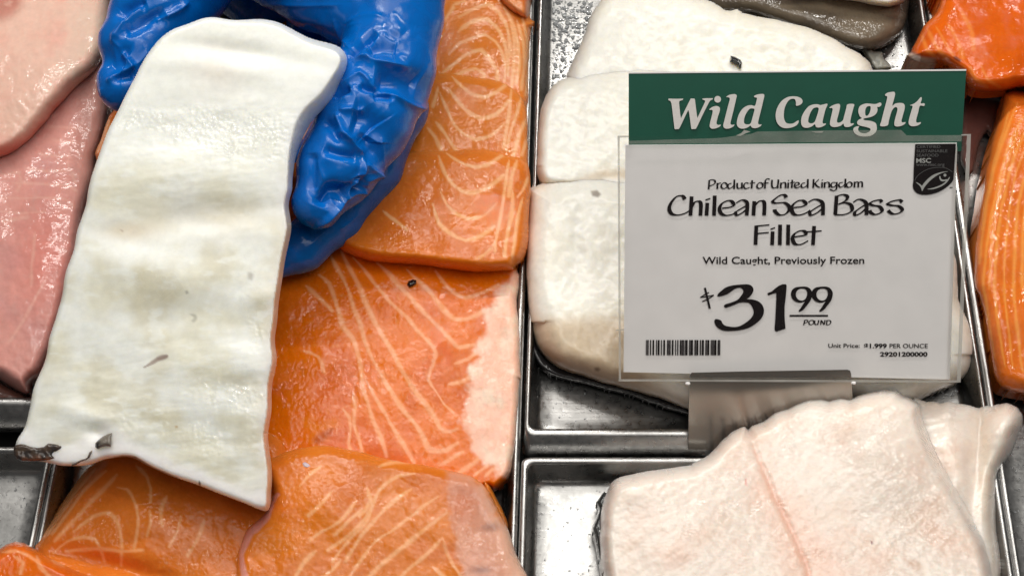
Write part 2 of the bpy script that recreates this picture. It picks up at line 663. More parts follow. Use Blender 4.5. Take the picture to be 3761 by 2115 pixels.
tray('steel tray holding the white sea bass behind the price sign', quad_px('mid', 'right', -420, 1577, 21, 16), near_flange=.0085, near_drop=.0095)
tray('steel tray holding the big pale pink fillets in front', quad_px('mid', 'right', 1694, 2600, 21, 16))
tray('long steel tray filled with orange salmon, under the blue glove', quad_px('left', 'mid', -420, 2600, 21, 21))
tray('steel tray under the raw pink fillets behind the blue glove', quad_px('farleft', 'left', -420, 1462, 16, 16), near_flange=.0105, near_drop=.0110)
tray('empty steel tray left of the salmon in front of the pink fillets', quad_px('farleft', 'left', 1655, 2600, 16, 16))
tray('steel tray under the dark orange fillets at the right edge', quad_px('right', 'far', -420, 2600, 20, 20))

# beads of water and ice on the bare steel, too many to count
M_DROP, _nt, _b = nodes('water_bead')
_b.inputs['Base Color'].default_value = (0.9, 0.93, 0.95, 1)
_b.inputs['Roughness'].default_value = 0.04
_b.inputs['Transmission Weight'].default_value = 0.75
_b.inputs['IOR'].default_value = 1.33
_tc = N(_nt, 'ShaderNodeTexCoord')
_nn = N(_nt, 'ShaderNodeTexNoise', Scale=1500.0)
_nt.links.new(_tc.outputs['Object'], _nn.inputs['Vector'])
_bp = N(_nt, 'ShaderNodeBump', Strength=0.2, Distance=0.0003)
_nt.links.new(_nn.outputs['Fac'], _bp.inputs['Height'])
_nt.links.new(_bp.outputs[0], _b.inputs['Normal'])


def droplets(regions, seed):
    r = random.Random(seed)
    V, F = [], []
    for poly, n, s0, s1 in regions:
        poly = np.asarray(poly, float)
        lo, hi = poly.min(0), poly.max(0)
        k = 0
        while k < n:
            p = np.array([[r.uniform(lo[0], hi[0]), r.uniform(lo[1], hi[1])]])
            if not inside(p, poly)[0]:
                continue
            k += 1
            c = at_z(p, 0.0001)[0]
            s = s0 * (s1 / s0) ** (r.random() ** 2.2)
            a = r.random() * 6.28
            b = len(V)
            st = r.uniform(0.7, 1.3)
            for ring, (rr, zz) in enumerate(((1, 0), (.8, .38), (.42, .6))):
                for i in range(7):
                    t = a + i * 6.283 / 7
                    V.append((c[0] + math.cos(t) * rr * s * st * r.uniform(.85, 1.15), c[1] + math.sin(t) * rr * s / st * r.uniform(.85, 1.15), c[2] + zz * s))
            V.append((c[0], c[1], c[2] + .68 * s))
            for ring in range(2):
                for i in range(7):
                    j = (i + 1) % 7
                    F.append((b + ring * 7 + i, b + ring * 7 + j, b + ring * 7 + 7 + j, b + ring * 7 + 7 + i))
            for i in range(7):
                F.append((b + 14 + i, b + 14 + (i + 1) % 7, b + 21))
    o = raw_mesh('water_droplets', V, F, M_DROP)
    o['kind'] = 'stuff'
    return o


droplets([
    (Z2((2060, 0), (2360, 0), (2330, 200), (2260, 330), (2160, 570), (2060, 640)), 420, .0004, .0016),
    (ZR((500, 220), (700, 190), (740, 330), (560, 350)), 24, .0004, .0014),
    (N0((2010, 1390), (2120, 1380), (2500, 1560), (2010, 1565)), 26, .0002, .0006),
    (N0((1985, 1730), (2240, 1730), (2180, 2120), (1985, 2120)), 60, .0002, .0006),
    (N0((0, 1670), (150, 1670), (110, 1980), (0, 1990)), 22, .0003, .0008),
    (N0((3700, 1450), (3761, 1450), (3761, 2115), (3740, 2115)), 40, .0002, .0007),
    (ZS((900, 520), (1020, 520), (1000, 560), (880, 565)), 18, .0004, .001)], 5)

# ---------------------------------------------------------------- white sea bass in the middle tray
WHITE = lin(239, 237, 228)
WTAN = lin(214, 190, 150)


def white_col(seed, tan=None, warm=0.5):
    def f(x, y, d):
        P = np.stack([x, y], 1)
        c = base_col(WHITE, len(x))
        n = fbm(x, y, 210, seed, 4)
        c = mixc(c, lin(231, 226, 210), smooth(-.15, .45, n) * warm * .7)
        c = mixc(c, lin(238, 236, 226), smooth(.05, .5, fbm(x * 0.7 + y * 0.5, y - x * 0.3, 120, seed + 9, 4)) * .55)
        c = mixc(c, WTAN, np.exp(-(d / 26) ** 2) * .25)
        if tan:
            c = tan(c, P, d)
        return c
    return f


S_LBL = 'white sea bass pieces in the middle tray'
p1 = J(Z2((2160, 590), (2180, 510), (2230, 400), (2290, 260), (2340, 120), (2400, 20), (2460, -60), (2640, -130)), Z3((160, -60), (330, -20), (440, 20), (530, 78), (570, 80), (615, 68), (660, 98), (800, 130), (960, 160), (1120, 200), (1280, 265), (1420, 345), (1520, 400), (1590, 460), (1615, 520), (1600, 640), (1200, 800), (400, 800), (-100, 760)), Z2((2420, 780), (2240, 720)))
o = fillet('sea_bass_fillet', p1, 0.004, 0.022, white_col(1), M_WHITE, edge_r=55, lump=.0018, seed=1,
           relief=bumps((2700, 60, 330, 120, 10, .003), (2250, 180, 160, 90, -60, .0015)))
tag(o, 'white sea bass fillet behind the green header, with a black skin scrap on it', 'fish fillet', S_LBL)

p2 = J(Z2((1940, 1280), (1945, 1100), (1955, 930), (1975, 800), (2010, 700), (2050, 640), (2110, 595), (2180, 570), (2300, 540), (2400, 520), (2560, 505)), N0((2420, 255), (2700, 300), (3000, 330), (3100, 480), (3100, 640), (2700, 720), (2300, 740)), Z2((2540, 1430), (2200, 1400), (2000, 1370)))


def edge_shade2(c, P, d):
    return mixc(c, lin(205, 178, 140), poly_mask(P, N0((2120, 655), (2200, 630), (2280, 622), (2420, 620), (2420, 660), (2200, 665), (1990, 690)), 16, 10, 3) * .5)  # shade of the front edge painted in as a tan band


o = fillet('sea_bass_fillet', p2, 0.005, 0.024, white_col(2, edge_shade2, .35), M_WHITE, edge_r=42, seed=2, lump=.0014,
           drop=lambda P, n: np.where(n[:, 1] > .3, .75, .25 + .35 * np.abs(n[:, 0])), relief=bumps((2260, 420, 160, 110, 0, .002)))
tag(o, 'smooth white sea bass piece left of the sign, between two other white pieces', 'fish fillet', S_LBL)

p3 = J(N0((1942, 760), (1945, 700), (1962, 672)), ZT((0, 0))[:0], Z(1900, 0, 1.367)((75, 945), (150, 905), (230, 885), (330, 875), (430, 875), (500, 890)), N0((2420, 640), (2700, 640), (3100, 690), (3380, 800), (3500, 920)),
       ZS((985, 60), (1010, 120), (1040, 200), (1055, 270), (1055, 340), (1045, 400), (1010, 450), (960, 490), (880, 520), (800, 560), (700, 600), (500, 580), (300, 520), (100, 560)), ZT((1000, 640), (860, 618), (780, 585), (660, 545), (540, 510), (430, 480), (330, 450), (250, 425), (180, 390), (130, 345), (95, 290), (72, 200), (60, 100)), N0((1935, 1000), (1934, 880)))


def brown_shade3(c, P, d):
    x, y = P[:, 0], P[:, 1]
    c = mixc(c, lin(196, 172, 138), smooth(1125, 1210, y + 10 * fbm(x, y, 90, 4)) * smooth(2480, 2300, x) * .75)  # brown front flank, its shade painted in with the brown
    c = mixc(c, lin(120, 105, 90), poly_mask(P, Z(1900, 0, 1.367)((370, 960), (400, 955), (420, 975), (405, 992), (375, 985)), 5) * .75)
    c = mixc(c, lin(95, 75, 62), poly_mask(P, ZT((388, 405), (405, 400), (418, 410), (405, 422), (390, 418)), 6) * .7)
    return c


o = empty('sea_bass_fillet', (at_z([(2500, 1000)], 0)[0]), 'thickest white sea bass fillet, under the price card, dark skin beneath its front', 'fish fillet', S_LBL)
fillet('flesh', p3, 0.004, 0.027, white_col(3, brown_shade3, .6), M_WHITE, parent=o, edge_r=100, seed=3, lump=.002,
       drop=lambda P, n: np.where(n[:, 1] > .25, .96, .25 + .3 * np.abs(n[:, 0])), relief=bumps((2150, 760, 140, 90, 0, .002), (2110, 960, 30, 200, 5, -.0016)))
sk = J(ZT((55, 130), (68, 190), (90, 270), (120, 330), (170, 378), (250, 415), (340, 442), (460, 470), (600, 510), (760, 568), (870, 608), (870, 640), (700, 590), (560, 540), (420, 505), (280, 470), (170, 440), (110, 400), (70, 320), (55, 230)))
fillet('skin', sk, 0.0015, 0.0085, lambda x, y, d: base_col(lin(42, 40, 42), len(x)), M_SKIN, parent=o, edge_r=12, seed=4, lump=.0004)
# white fillet at the far end showing its grey skin side
o = empty('sea_bass_fillet', at_z([(3000, 60)], 0)[0], 'white fillet at the top edge showing its wide brown grey skin', 'fish fillet', S_LBL)
fillet('skin', J(N0((2560, -160), (3360, -160)), ZR((740, 0), (735, 60), (705, 150), (640, 215), (560, 250), (470, 250), (300, 190), (100, 120), (-60, 70), (-260, 40))), 0.003, 0.014,
       lambda x, y, d: mixc(base_col(lin(112, 100, 84), len(x)), lin(78, 68, 58), smooth(-.2, .4, fbm(x * .4 + y, y * 2 - x * .5, 150, 3, 4))), M_SKIN, parent=o, edge_r=70, seed=5)
fillet('flesh', J(N0((2900, -200), (3400, -200)), ZR((735, -30), (715, 15), (660, 38), (610, 42), (540, 30), (440, 10), (300, -14), (100, -60))), 0.006, 0.022, white_col(6), M_WHITE, parent=o, edge_r=30, seed=6)
# loose scrap of membrane lying on the tray
o = fillet('fish_scrap', Z3((1525, 350), (1570, 320), (1605, 345), (1620, 380), (1680, 385), (1690, 430), (1750, 500), (1640, 520), (1590, 450)), 0.002, 0.004,
           lambda x, y, d: mixc(base_col(lin(140, 140, 132), len(x)), lin(40, 42, 44), np.exp(-(((x - 3187) / 9) ** 2 + ((y - 183) / 12) ** 2))), M_WHITE, edge_r=18, seed=8, lump=.0014, lump_s=40)
tag(o, 'small grey wet scrap on the steel above the green header', 'fish scrap')


def scrap(outline, z, T, rgb, label, name='skin_scrap'):
    o = fillet(name, outline, z, T, lambda x, y, d: base_col(lin(*rgb), len(x)), M_SKIN, edge_r=8, seed=3, grid=2.2, jitter=.8, lump=.0003, lump_s=14)
    return tag(o, label, 'skin scrap')


scrap(Z3((565, 410), (600, 418), (640, 440), (652, 462), (645, 498), (630, 498), (622, 470), (590, 455), (562, 452), (572, 432)), .0275, .0022, (28, 28, 30), 'curled black scrap of skin on the white fillet above the sign')
scrap(Z3((1388, 385), (1400, 390), (1432, 428), (1422, 432), (1400, 408)), .0225, .0018, (110, 70, 55), 'thin brown sliver of skin near the right end of a white fillet')

# ---------------------------------------------------------------- pale pink fillets in the near right tray
def hali_col(seed, pinks=()):
    def f(x, y, d):
        P = np.stack([x, y], 1)
        c = base_col(lin(240, 226, 214), len(x))
        c = mixc(c, lin(234, 203, 184), smooth(-.1, .5, fbm(x, y, 260, seed, 4)) * .7)
        u, v = x * .82 - y * .57, x * .57 + y * .82
        c = mixc(c, lin(246, 238, 226), smooth(.05, .45, fbm(u * .8, v * 2.4, 74, seed + 5, 4)) * .4)
        c = mixc(c, lin(222, 192, 168), smooth(.1, .5, fbm(u * .7, v * 1.6, 190, seed + 11, 2)) * .3)
        c = mixc(c, lin(226, 222, 218), np.exp(-(d / 20) ** 2) * .25)
        for poly, rgb, s, a in pinks:
            c = mixc(c, lin(*rgb), poly_mask(P, poly, s, 12, seed) * a)
        sheen = np.exp(-(((x - 3170) * .75 + (y - 1650) * .66) / 190) ** 2 - (((x - 3170) * -.66 + (y - 1650) * .75) / 95) ** 2) + np.exp(-(((x - 3430) / 60) ** 2 + ((y - 1650) / 160) ** 2)) + .7 * np.exp(-(((x - 3330) / 90) ** 2 + ((y - 1900) / 110) ** 2))
        wet = np.clip(.14 + .9 * sheen + .35 * smooth(.1, .4, fbm(x, y, 90, seed + 3, 3)), 0, 1)
        return np.column_stack([c, wet])
    return f


q2 = J(Z9((1750, 150), (1860, 168), (1920, 163), (1960, 178), (2020, 165), (2080, 180), (2170, 192), (2240, 215), (2285, 195), (2335, 200), (2380, 187), (2450, 180), (2530, 210), (2570, 262), (2562, 340), (2530, 415), (2490, 530), (2440, 610), (2395, 690), (2383, 760), (2372, 1000), (2382, 1150), (2402, 1260), (2405, 1448), (2400, 1700), (2000, 1700), (1800, 900)))
o = fillet('pale_fish_fillet', q2, 0.003, 0.022, hali_col(21, [
    (Z9((2230, 230), (2290, 240), (2330, 560), (2350, 760), (2370, 1300), (2350, 1350), (2250, 900)), (196, 178, 150), 26, .35)]), M_HALI, edge_r=55, seed=21,
    drop=lambda P, n: np.clip(.25 + .5 * np.clip(n[:, 0], 0, 1) + .5 * np.clip(n[:, 1], 0, 1), 0, 1),
    relief=bumps((3590, 1640, 32, 240, 6, -.004), (3690, 1560, 60, 110, 25, .006), (3500, 1600, 60, 260, -8, .002)))
tag(o, 'smaller pale pink fillet, half under the biggest one, flap over the tray edge', 'fish fillet', 'pale pink fillets in the near tray')

q1 = J(ZT((440, 1480), (425, 1400), (416, 1300), (416, 1200), (425, 1110), (445, 1040), (470, 985), (510, 950), (580, 932), (640, 925), (700, 915), (780, 903), (870, 890)),
       Z9((140, 622), (230, 578), (310, 508), (400, 410), (460, 370), (528, 346), (548, 376), (575, 348), (660, 312), (740, 250), (830, 220), (900, 182), (980, 150), (1090, 140), (1145, 156), (1225, 138), (1298, 148), (1345, 124), (1450, 100), (1560, 80), (1645, 80), (1685, 112), (1740, 132), (1785, 162), (1810, 182), (1830, 262), (1870, 380), (1920, 490), (1980, 620), (2040, 730), (2130, 880), (2200, 1010), (2262, 1130), (2305, 1235), (2332, 1345), (2348, 1448), (2380, 1700)), N0((2900, 2330), (2240, 2330)))
seam = Z9((552, 380), (590, 480), (630, 590), (690, 720), (740, 850), (790, 960), (840, 1050), (880, 1140), (930, 1250), (970, 1350), (1000, 1470), (1020, 1650))


def q1_relief(x, y, d):
    P = np.stack([x, y], 1)
    sd, _, idx, t = seg_dist(P, resample(seam, 30, False), False)
    r = -.0007 * np.exp(-(sd / 14) ** 2) - .0005 * np.exp(-(sd / 80) ** 2)
    u, v = x * .8 - y * .6, x * .6 + y * .8
    r = r + .0003 * fbm(u * .7, v * 2.2, 60, 31, 3) * smooth(0, 60, d)
    return r + bumps((3250, 1640, 240, 200, 40, .006), (2500, 1950, 180, 200, 0, .003), (2350, 1800, 90, 60, 0, .002))(x, y)


o = empty('pale_fish_fillet', at_z([(2900, 1900)], 0)[0], 'largest pale pink fillet, split by a pink seam, in front of the sign', 'fish fillet', 'pale pink fillets in the near tray')
seam_poly = Z9((600, 520), (636, 580), (690, 700), (748, 820), (804, 930), (852, 1050), (915, 1180), (972, 1300), (1010, 1460), (1030, 1650), (960, 1650), (950, 1400), (890, 1270), (840, 1130), (780, 1010), (730, 900), (680, 780), (640, 680))
fillet('flesh', q1, 0.004, 0.034, hali_col(22, [
    (Z9((620, 560), (760, 740), (900, 860), (1080, 1120), (1260, 1420), (1200, 1700), (900, 1700), (700, 1100), (600, 760)), (243, 198, 176), 70, .55),
    (seam_poly, (240, 180, 150), 12, .42),
    (Z9((1700, 1320), (1790, 1340), (1830, 1380), (1810, 1400), (1730, 1370)), (205, 165, 135), 18, .7),
    (Z9((1445, 1188), (1460, 1186), (1464, 1200), (1452, 1206)), (120, 20, 15), 3, .95),
    (Z9((525, 735), (540, 745), (545, 778), (535, 780)), (215, 110, 100), 4, .7)]), M_HALI, parent=o, edge_r=50, seed=22, lump=.0006, lump_s=240, relief=q1_relief, jitter=4,
    drop=lambda P, n: np.clip(.28 + .35 * np.clip(-n[:, 0], 0, 1) + .45 * np.clip(n[:, 0], 0, 1) + .4 * np.clip(n[:, 1], 0, 1), 0, 1))
fillet('skin', ZT((445, 1030), (435, 1022), (415, 1050), (395, 1078), (412, 1110), (395, 1155), (374, 1205), (385, 1250), (396, 1295), (415, 1400), (440, 1500), (470, 1500), (470, 1030)), .003, .012,
       lambda x, y, d: base_col(lin(52, 54, 54), len(x)), M_SKIN, parent=o, edge_r=20, seed=9, jitter=2)

# ---------------------------------------------------------------- raw pink fillets at the upper left
def k2_col(x, y, d):
    P = np.stack([x, y], 1)
    c = base_col(lin(214, 154, 144), len(x))
    c = mixc(c, lin(204, 148, 142), smooth(-.1, .5, fbm(x, y, 170, 12, 4)))
    c = mixc(c, lin(212, 132, 120), np.exp(-(((x - 170) / 110) ** 2 + ((y - 950) / 220) ** 2)) * .8)
    c = mixc(c, lin(176, 132, 120), smooth(230, 350, x) * .6)  # darkened toward the held fillet, whose shadow is painted in here
    rows = [Z1((310, 930), (420, 935), (560, 945)), Z1((380, 1030), (460, 1040), (540, 1042)), Z1((280, 1130), (380, 1140), (520, 1148)), Z1((200, 1240), (330, 1255), (520, 1250), (560, 1290)), Z1((100, 1340), (300, 1350), (500, 1360), (560, 1400)),
            Z1((-20, 1280), (80, 1270), (150, 1260)), Z1((140, 1250), (160, 1340), (130, 1400)), Z4((-10, 60), (150, 60), (330, 55), (480, 60), (540, 110)), Z4((-10, 150), (150, 170), (330, 160)), Z4((0, 230), (120, 210), (200, 200)),
            Z4((520, -300), (500, -200), (560, -60)), Z4((350, 640), (290, 740), (220, 860), (170, 960), (60, 1120)), Z4((260, 300), (240, 500), (230, 700))]
    c = mixc(c, lin(224, 176, 160), lines_mask(P, rows, 6, .8, 6, 3) * .5)
    c = mixc(c, lin(205, 160, 150), smooth(.2, .55, fbm(x, y, 60, 15, 4)) * .35)
    c = mixc(c, lin(200, 165, 160), np.exp(-(d / 40) ** 2) * .15)
    return c


k2 = J(N0((-200, 500), (-200, 200), (250, 100), (395, 250)), Z1((795, 700), (790, 850), (745, 1050), (705, 1180)), N0((350, 650), (320, 760), (300, 900), (270, 1050), (230, 1200), (160, 1370)), Z7((232, 40), (228, 105), (200, 126), (120, 92), (60, 50), (0, 8)), N0((-60, 1380), (-200, 1360)))
o = fillet('pink_fish_fillet', k2, 0.004, 0.022, k2_col, M_PINK, edge_r=60, seed=12, relief=bumps((150, 1000, 110, 330, 12, .004), (330, 520, 60, 200, 10, -.003)))
tag(o, 'darker pink fillet lying lower, alongside the left edge of the held white fillet', 'fish fillet', 'raw pink fillets in the far left tray')


def k1_col(x, y, d):
    P = np.stack([x, y], 1)
    c = base_col(lin(228, 188, 170), len(x))
    c = mixc(c, lin(222, 198, 178), smooth(150, 380, x + 60 * fbm(x, y, 120, 3)) * .75)
    c = mixc(c, lin(226, 168, 152), smooth(-.1, .4, fbm(x, y, 150, 18, 4)) * .6)
    c = mixc(c, lin(170, 90, 75), poly_mask(P, Z1((-40, -40), (150, -40), (160, 30), (60, 130), (-40, 180)), 30, 10) * .65)
    c = mixc(c, lin(196, 100, 84), poly_mask(P, Z1((520, 680), (380, 790), (300, 900), (180, 1010), (60, 1060), (-30, 1080), (-30, 1190), (60, 1160), (240, 1030), (340, 920), (450, 790)), 22, 14) * .8)
    c = mixc(c, lin(228, 190, 172), smooth(.2, .5, fbm(x * 1.2 + y * .3, y * 2.2, 80, 19, 4)) * .4)
    return c


k1 = J(N0((-200, -200), (500, -200)), Z1((830, -40), (815, 100), (806, 220), (785, 350), (735, 480), (690, 542), (560, 650), (430, 800), (330, 920), (230, 1030), (130, 1115), (40, 1160), (-40, 1185)), N0((-200, 600)))
o = fillet('pink_fish_fillet', k1, 0.014, 0.024, k1_col, M_PINK, edge_r=70, seed=17, relief=bumps((150, 260, 200, 220, 30, .004)))
tag(o, 'lighter beige pink fillet in the top left corner, lying over a darker one', 'fish fillet', 'raw pink fillets in the far left tray')
o = fillet('pink_fish_fillet', Z7((-30, 20), (40, 50), (120, 95), (215, 130), (200, 190), (120, 185), (-30, 168)), 0.002, 0.012, lambda x, y, d: base_col(lin(88, 56, 48), len(x)), M_PINK, edge_r=20, seed=14)
tag(o, 'dark red lower end of a fillet just above the rim of the left tray', 'fish fillet', 'raw pink fillets in the far left tray')
# ---------------------------------------------------------------- salmon
OR = lin(222, 123, 42)
ORD = lin(206, 98, 14)
VEIN = lin(244, 182, 128)
BELLY = lin(244, 190, 164)


def salmon_col(base, dark, veins, seed, width=6.5, vein=VEIN, extra=None, grain=.4, rim=.15, vs=.82):
    def f(x, y, d):
        P = np.stack([x, y], 1)
        c = base_col(base, len(x))
        c = mixc(c, dark, smooth(-.25, .45, fbm(x, y, 190, seed, 4)) * .7)
        # pale speckle painted in, surface texture and wet reflections alike
        g = fbm(x, y, 17, seed + 7, 3)
        c = mixc(c, lin(232, 140, 62), smooth(.18, .5, g) * grain * smooth(-.35, .3, fbm(x, y, 140, seed + 8, 3)))
        if veins:
            lm = lines_mask(P, veins, width * 1.15, .7, 4, seed)
            halo = lines_mask(P, veins, width * 1.8, .8, 4, seed)
            c = mixc(c, lin(230, 140, 66), halo * .4)
            c = mixc(c, vein, lm * vs)
        c = mixc(c, lin(240, 160, 96), np.exp(-(d / 14) ** 2) * rim)
        if extra:
            c = extra(c, P, d)
        wet = .30 + .70 * smooth(-.12, .28, fbm(x, y, 150, seed + 2, 4))
        return np.column_stack([c, wet])
    return f


def groove(veins, width, depth):
    """the fat lines stand a hair proud of the meat"""
    def f(x, y, d):
        return .12 * depth * lines_mask(np.stack([x, y], 1), veins, width, .8, 5, 1)
    return f


SG = 'pieces of salmon in the long tray'
fsh = lambda front, side, back: (lambda P, n: np.where(n[:, 1] > 0, back + (front - back) * np.clip(n[:, 1] * 1.3, 0, 1), back) * 1.0 + side * np.clip(np.abs(n[:, 0]) - .5, 0, 1))

va = [Z2((1370, 130), (1450, 80), (1590, 35), (1660, 90), (1710, 160), (1740, 260), (1745, 420)), Z2((1370, 240), (1450, 170), (1580, 140), (1650, 200), (1700, 300), (1725, 420), (1730, 560)),
      Z2((1300, 400), (1380, 320), (1470, 280), (1560, 255), (1640, 310), (1690, 400), (1712, 500), (1705, 600)), Z2((1240, 545), (1350, 460), (1430, 400), (1530, 370), (1600, 440), (1650, 520), (1655, 600)),
      Z2((1250, 590), (1380, 545), (1420, 520), (1490, 505), (1535, 530), (1560, 560), (1530, 580)), Z2((1330, 40), (1400, 10), (1480, -30)),
      Z2((1760, 150), (1800, 300), (1812, 450), (1790, 620)), Z2((1800, 150), (1840, 300), (1850, 450), (1830, 660)), Z2((1840, 140), (1872, 300), (1880, 500), (1862, 700)), Z2((1700, 60), (1755, 150), (1778, 300), (1775, 450), (1760, 640)),
      Z2((1120, 200), (1200, 180), (1270, 140), (1330, 60)), Z2((1100, 130), (1180, 80), (1250, 70))]
o = fillet('salmon_fillet', J(N0((1380, -150), (1900, -150)), Z2((1890, 60), (1900, 140), (1926, 160), (1922, 190), (1905, 215), (1895, 350), (1885, 560), (1880, 760)), N0((1900, 520), (1100, 520), (900, 200), (1000, -150))), .006, .020, salmon_col(OR, lin(212, 116, 40), va, 31), M_SALMON, edge_r=40, seed=31, jitter=2,
           relief=groove(va, 9, .0004), lump=.0012)
tag(o, 'salmon fillet with arched fat lines, farthest back beside the blue glove', 'salmon fillet', SG)
v0 = [Z2((1690, -10), (1760, 60), (1800, 130)), Z2((1740, -20), (1800, 50), (1840, 120)), Z2((1790, -20), (1840, 60))]
o = fillet('salmon_fillet', J(N0((1800, -120), (1960, -120)), Z2((1905, 10), (1895, 100), (1880, 150), (1820, 140), (1760, 110), (1690, 50), (1640, -30))), .012, .020,
           salmon_col(lin(204, 104, 40), ORD, v0, 32, vein=lin(236, 160, 110), extra=lambda c, P, d: mixc(c, BELLY * .85, smooth(1922, 1945, P[:, 0]) * .8)), M_SALMON, edge_r=35, seed=32, jitter=2)
tag(o, 'corner of a salmon fillet at the top edge of the picture beside the steel rim', 'salmon fillet', SG)

vb = [Z2((1320, 560), (1400, 640), (1480, 700), (1560, 720), (1640, 680), (1715, 625)), Z2((1300, 660), (1380, 770), (1460, 840), (1530, 870), (1640, 840), (1735, 740)), Z2((1230, 680), (1280, 800), (1340, 920), (1420, 990), (1490, 1025), (1600, 1000), (1700, 910)),
      Z2((1205, 900), (1270, 980), (1330, 1080), (1375, 1130)), Z2((1760, 650), (1740, 800), (1722, 950), (1700, 1090)), Z2((1830, 720), (1790, 850), (1745, 1000), (1722, 1110)), Z2((1862, 880), (1812, 1000), (1772, 1140)), Z2((1872, 1020), (1832, 1140)),
      Z2((1220, 640), (1180, 780)), Z2((1140, 940), (1200, 1010), (1240, 1100))]
o = fillet('salmon_fillet', J(Z2((1060, 560), (1200, 545), (1330, 545), (1530, 575), (1640, 592), (1720, 622), (1800, 682), (1855, 740), (1872, 800), (1876, 1000), (1878, 1200), (1880, 1400)), N0((1900, 760), (1000, 760), (900, 400))), .010, .0205,
           salmon_col(OR, lin(214, 118, 36), vb, 33), M_SALMON, edge_r=34, seed=33, jitter=2, drop=fsh(.8, .25, .22), relief=groove(vb, 9, .0004))
tag(o, 'salmon fillet with bowl shaped fat lines, second from the back by the glove', 'salmon fillet', SG)

vc = [Z2((1280, 1130), (1340, 1170), (1420, 1210), (1520, 1225), (1620, 1190), (1690, 1140)), Z2((1225, 1150), (1260, 1260), (1320, 1350), (1400, 1410), (1480, 1420), (1600, 1370), (1700, 1290)),
      Z5((1430, -10), (1480, 100), (1560, 180), (1640, 210), (1760, 180), (1850, 90)), Z5((1380, 100), (1420, 230), (1500, 310), (1620, 370), (1740, 330), (1830, 260)), Z5((1020, 150), (1100, 220), (1190, 290)),
      Z5((1905, -10), (1885, 150), (1855, 300), (1835, 450)), Z5((1962, 0), (1962, 150), (1925, 320), (1905, 480)), Z5((2042, 50), (2005, 200), (1985, 330), (1965, 490)), Z2((1740, 1180), (1720, 1300), (1700, 1430)), Z2((1800, 1180), (1760, 1300), (1735, 1440)), Z2((1880, 1300), (1840, 1400), (1800, 1448)),
      Z5((1830, 400), (1760, 470), (1700, 500))]


def c_front(c, P, d):
    f = poly_mask(P, Z5((600, 400), (700, 385), (900, 400), (1050, 430), (1200, 455), (1400, 475), (1600, 495), (1800, 505), (2060, 500), (2080, 640), (1400, 660), (800, 560)), 12, 6, 3)
    return mixc(c, lin(216, 116, 10), f * .75)


cpoly = J(Z2((-160, 1200), (300, 1180), (800, 1140), (1040, 1112), (1250, 1108), (1400, 1100), (1600, 1102), (1700, 1142), (1830, 1160), (1880, 1200), (1893, 1260), (1898, 1420)), Z5((2093, 60), (2086, 200), (2080, 380), (2066, 470), (2045, 525), (2005, 548), (1980, 590), (1850, 602), (1700, 606), (1500, 582), (1350, 560), (1150, 545), (1000, 530), (900, 520), (850, 502), (780, 480), (700, 440), (630, 385), (300, 330), (-100, 300)))
o = fillet('salmon_fillet', cpoly, .013, .0225, salmon_col(lin(220, 118, 38), lin(206, 102, 28), vc, 34, extra=c_front, grain=.55), M_SALMON, edge_r=50, seed=34, jitter=2,
           drop=fsh(.95, .3, .2), relief=groove(vc, 9, .0004))
tag(o, 'salmon fillet with a thick front edge under the tip of the blue glove', 'salmon fillet', SG)

vd = [Z5((610, 440), (690, 600), (750, 720), (800, 870), (850, 980), (872, 1080), (920, 1200), (990, 1330), (1060, 1448), (1110, 1530)), J(Z5((700, 420), (760, 560), (830, 690), (870, 790), (910, 880), (980, 1010), (1050, 1130), (1130, 1270)), Z8((1190, 0), (1260, 110), (1340, 200), (1400, 290), (1460, 385), (1560, 365))),
      J(Z5((790, 490), (870, 570), (950, 680), (1020, 760), (1080, 830), (1180, 920), (1260, 1020), (1350, 1110), (1400, 1200)), Z8((1350, 0), (1400, 90), (1460, 180), (1530, 250))),
      Z5((970, 530), (1060, 610), (1120, 690), (1220, 790), (1320, 900), (1430, 1010), (1500, 1080), (1560, 1150), (1680, 1130)), Z5((1190, 580), (1290, 680), (1380, 770), (1450, 860), (1530, 940), (1640, 940), (1760, 880)),
      Z5((1400, 590), (1470, 680), (1540, 750), (1620, 790), (1760, 740), (1860, 690)), J(Z5((540, 620), (620, 690), (680, 860), (720, 1000), (790, 1080), (830, 1200), (860, 1350)), Z8((860, 60), (900, 170), (940, 300), (1000, 430), (1040, 570))),
      Z8((790, 90), (810, 200), (800, 330), (840, 450), (860, 540)), Z8((890, 10), (960, 150), (1030, 260), (1100, 380), (1160, 480), (1240, 610)), Z8((1010, 10), (1100, 140), (1170, 240), (1250, 330), (1310, 430), (1360, 525), (1480, 520), (1560, 470)),
      Z8((720, 220), (770, 280), (775, 380), (760, 470), (780, 540)), Z5((1540, 1270), (1640, 1240), (1700, 1190)), Z5((1500, 1420), (1600, 1400), (1680, 1350)), Z8((1420, 640), (1500, 590), (1600, 530)), Z8((1560, 690), (1680, 620), (1740, 560)), Z8((1680, 710), (1780, 640)), Z8((1760, 720), (1820, 660)),
      Z5((450, 700), (560, 800), (640, 880)), Z5((430, 1180), (540, 1220), (580, 1330))]
dbelly = J(Z5((2030, 590), (1940, 630), (1860, 760), (1790, 850), (1760, 960), (1735, 1080), (1690, 1180), (1680, 1270), (1650, 1350)), Z8((1660, 60), (1640, 150), (1620, 200), (1600, 300), (1640, 390), (1650, 470), (1690, 560), (1760, 600), (1830, 640), (1880, 720), (1940, 760), (2100, 600), (2100, -400)))


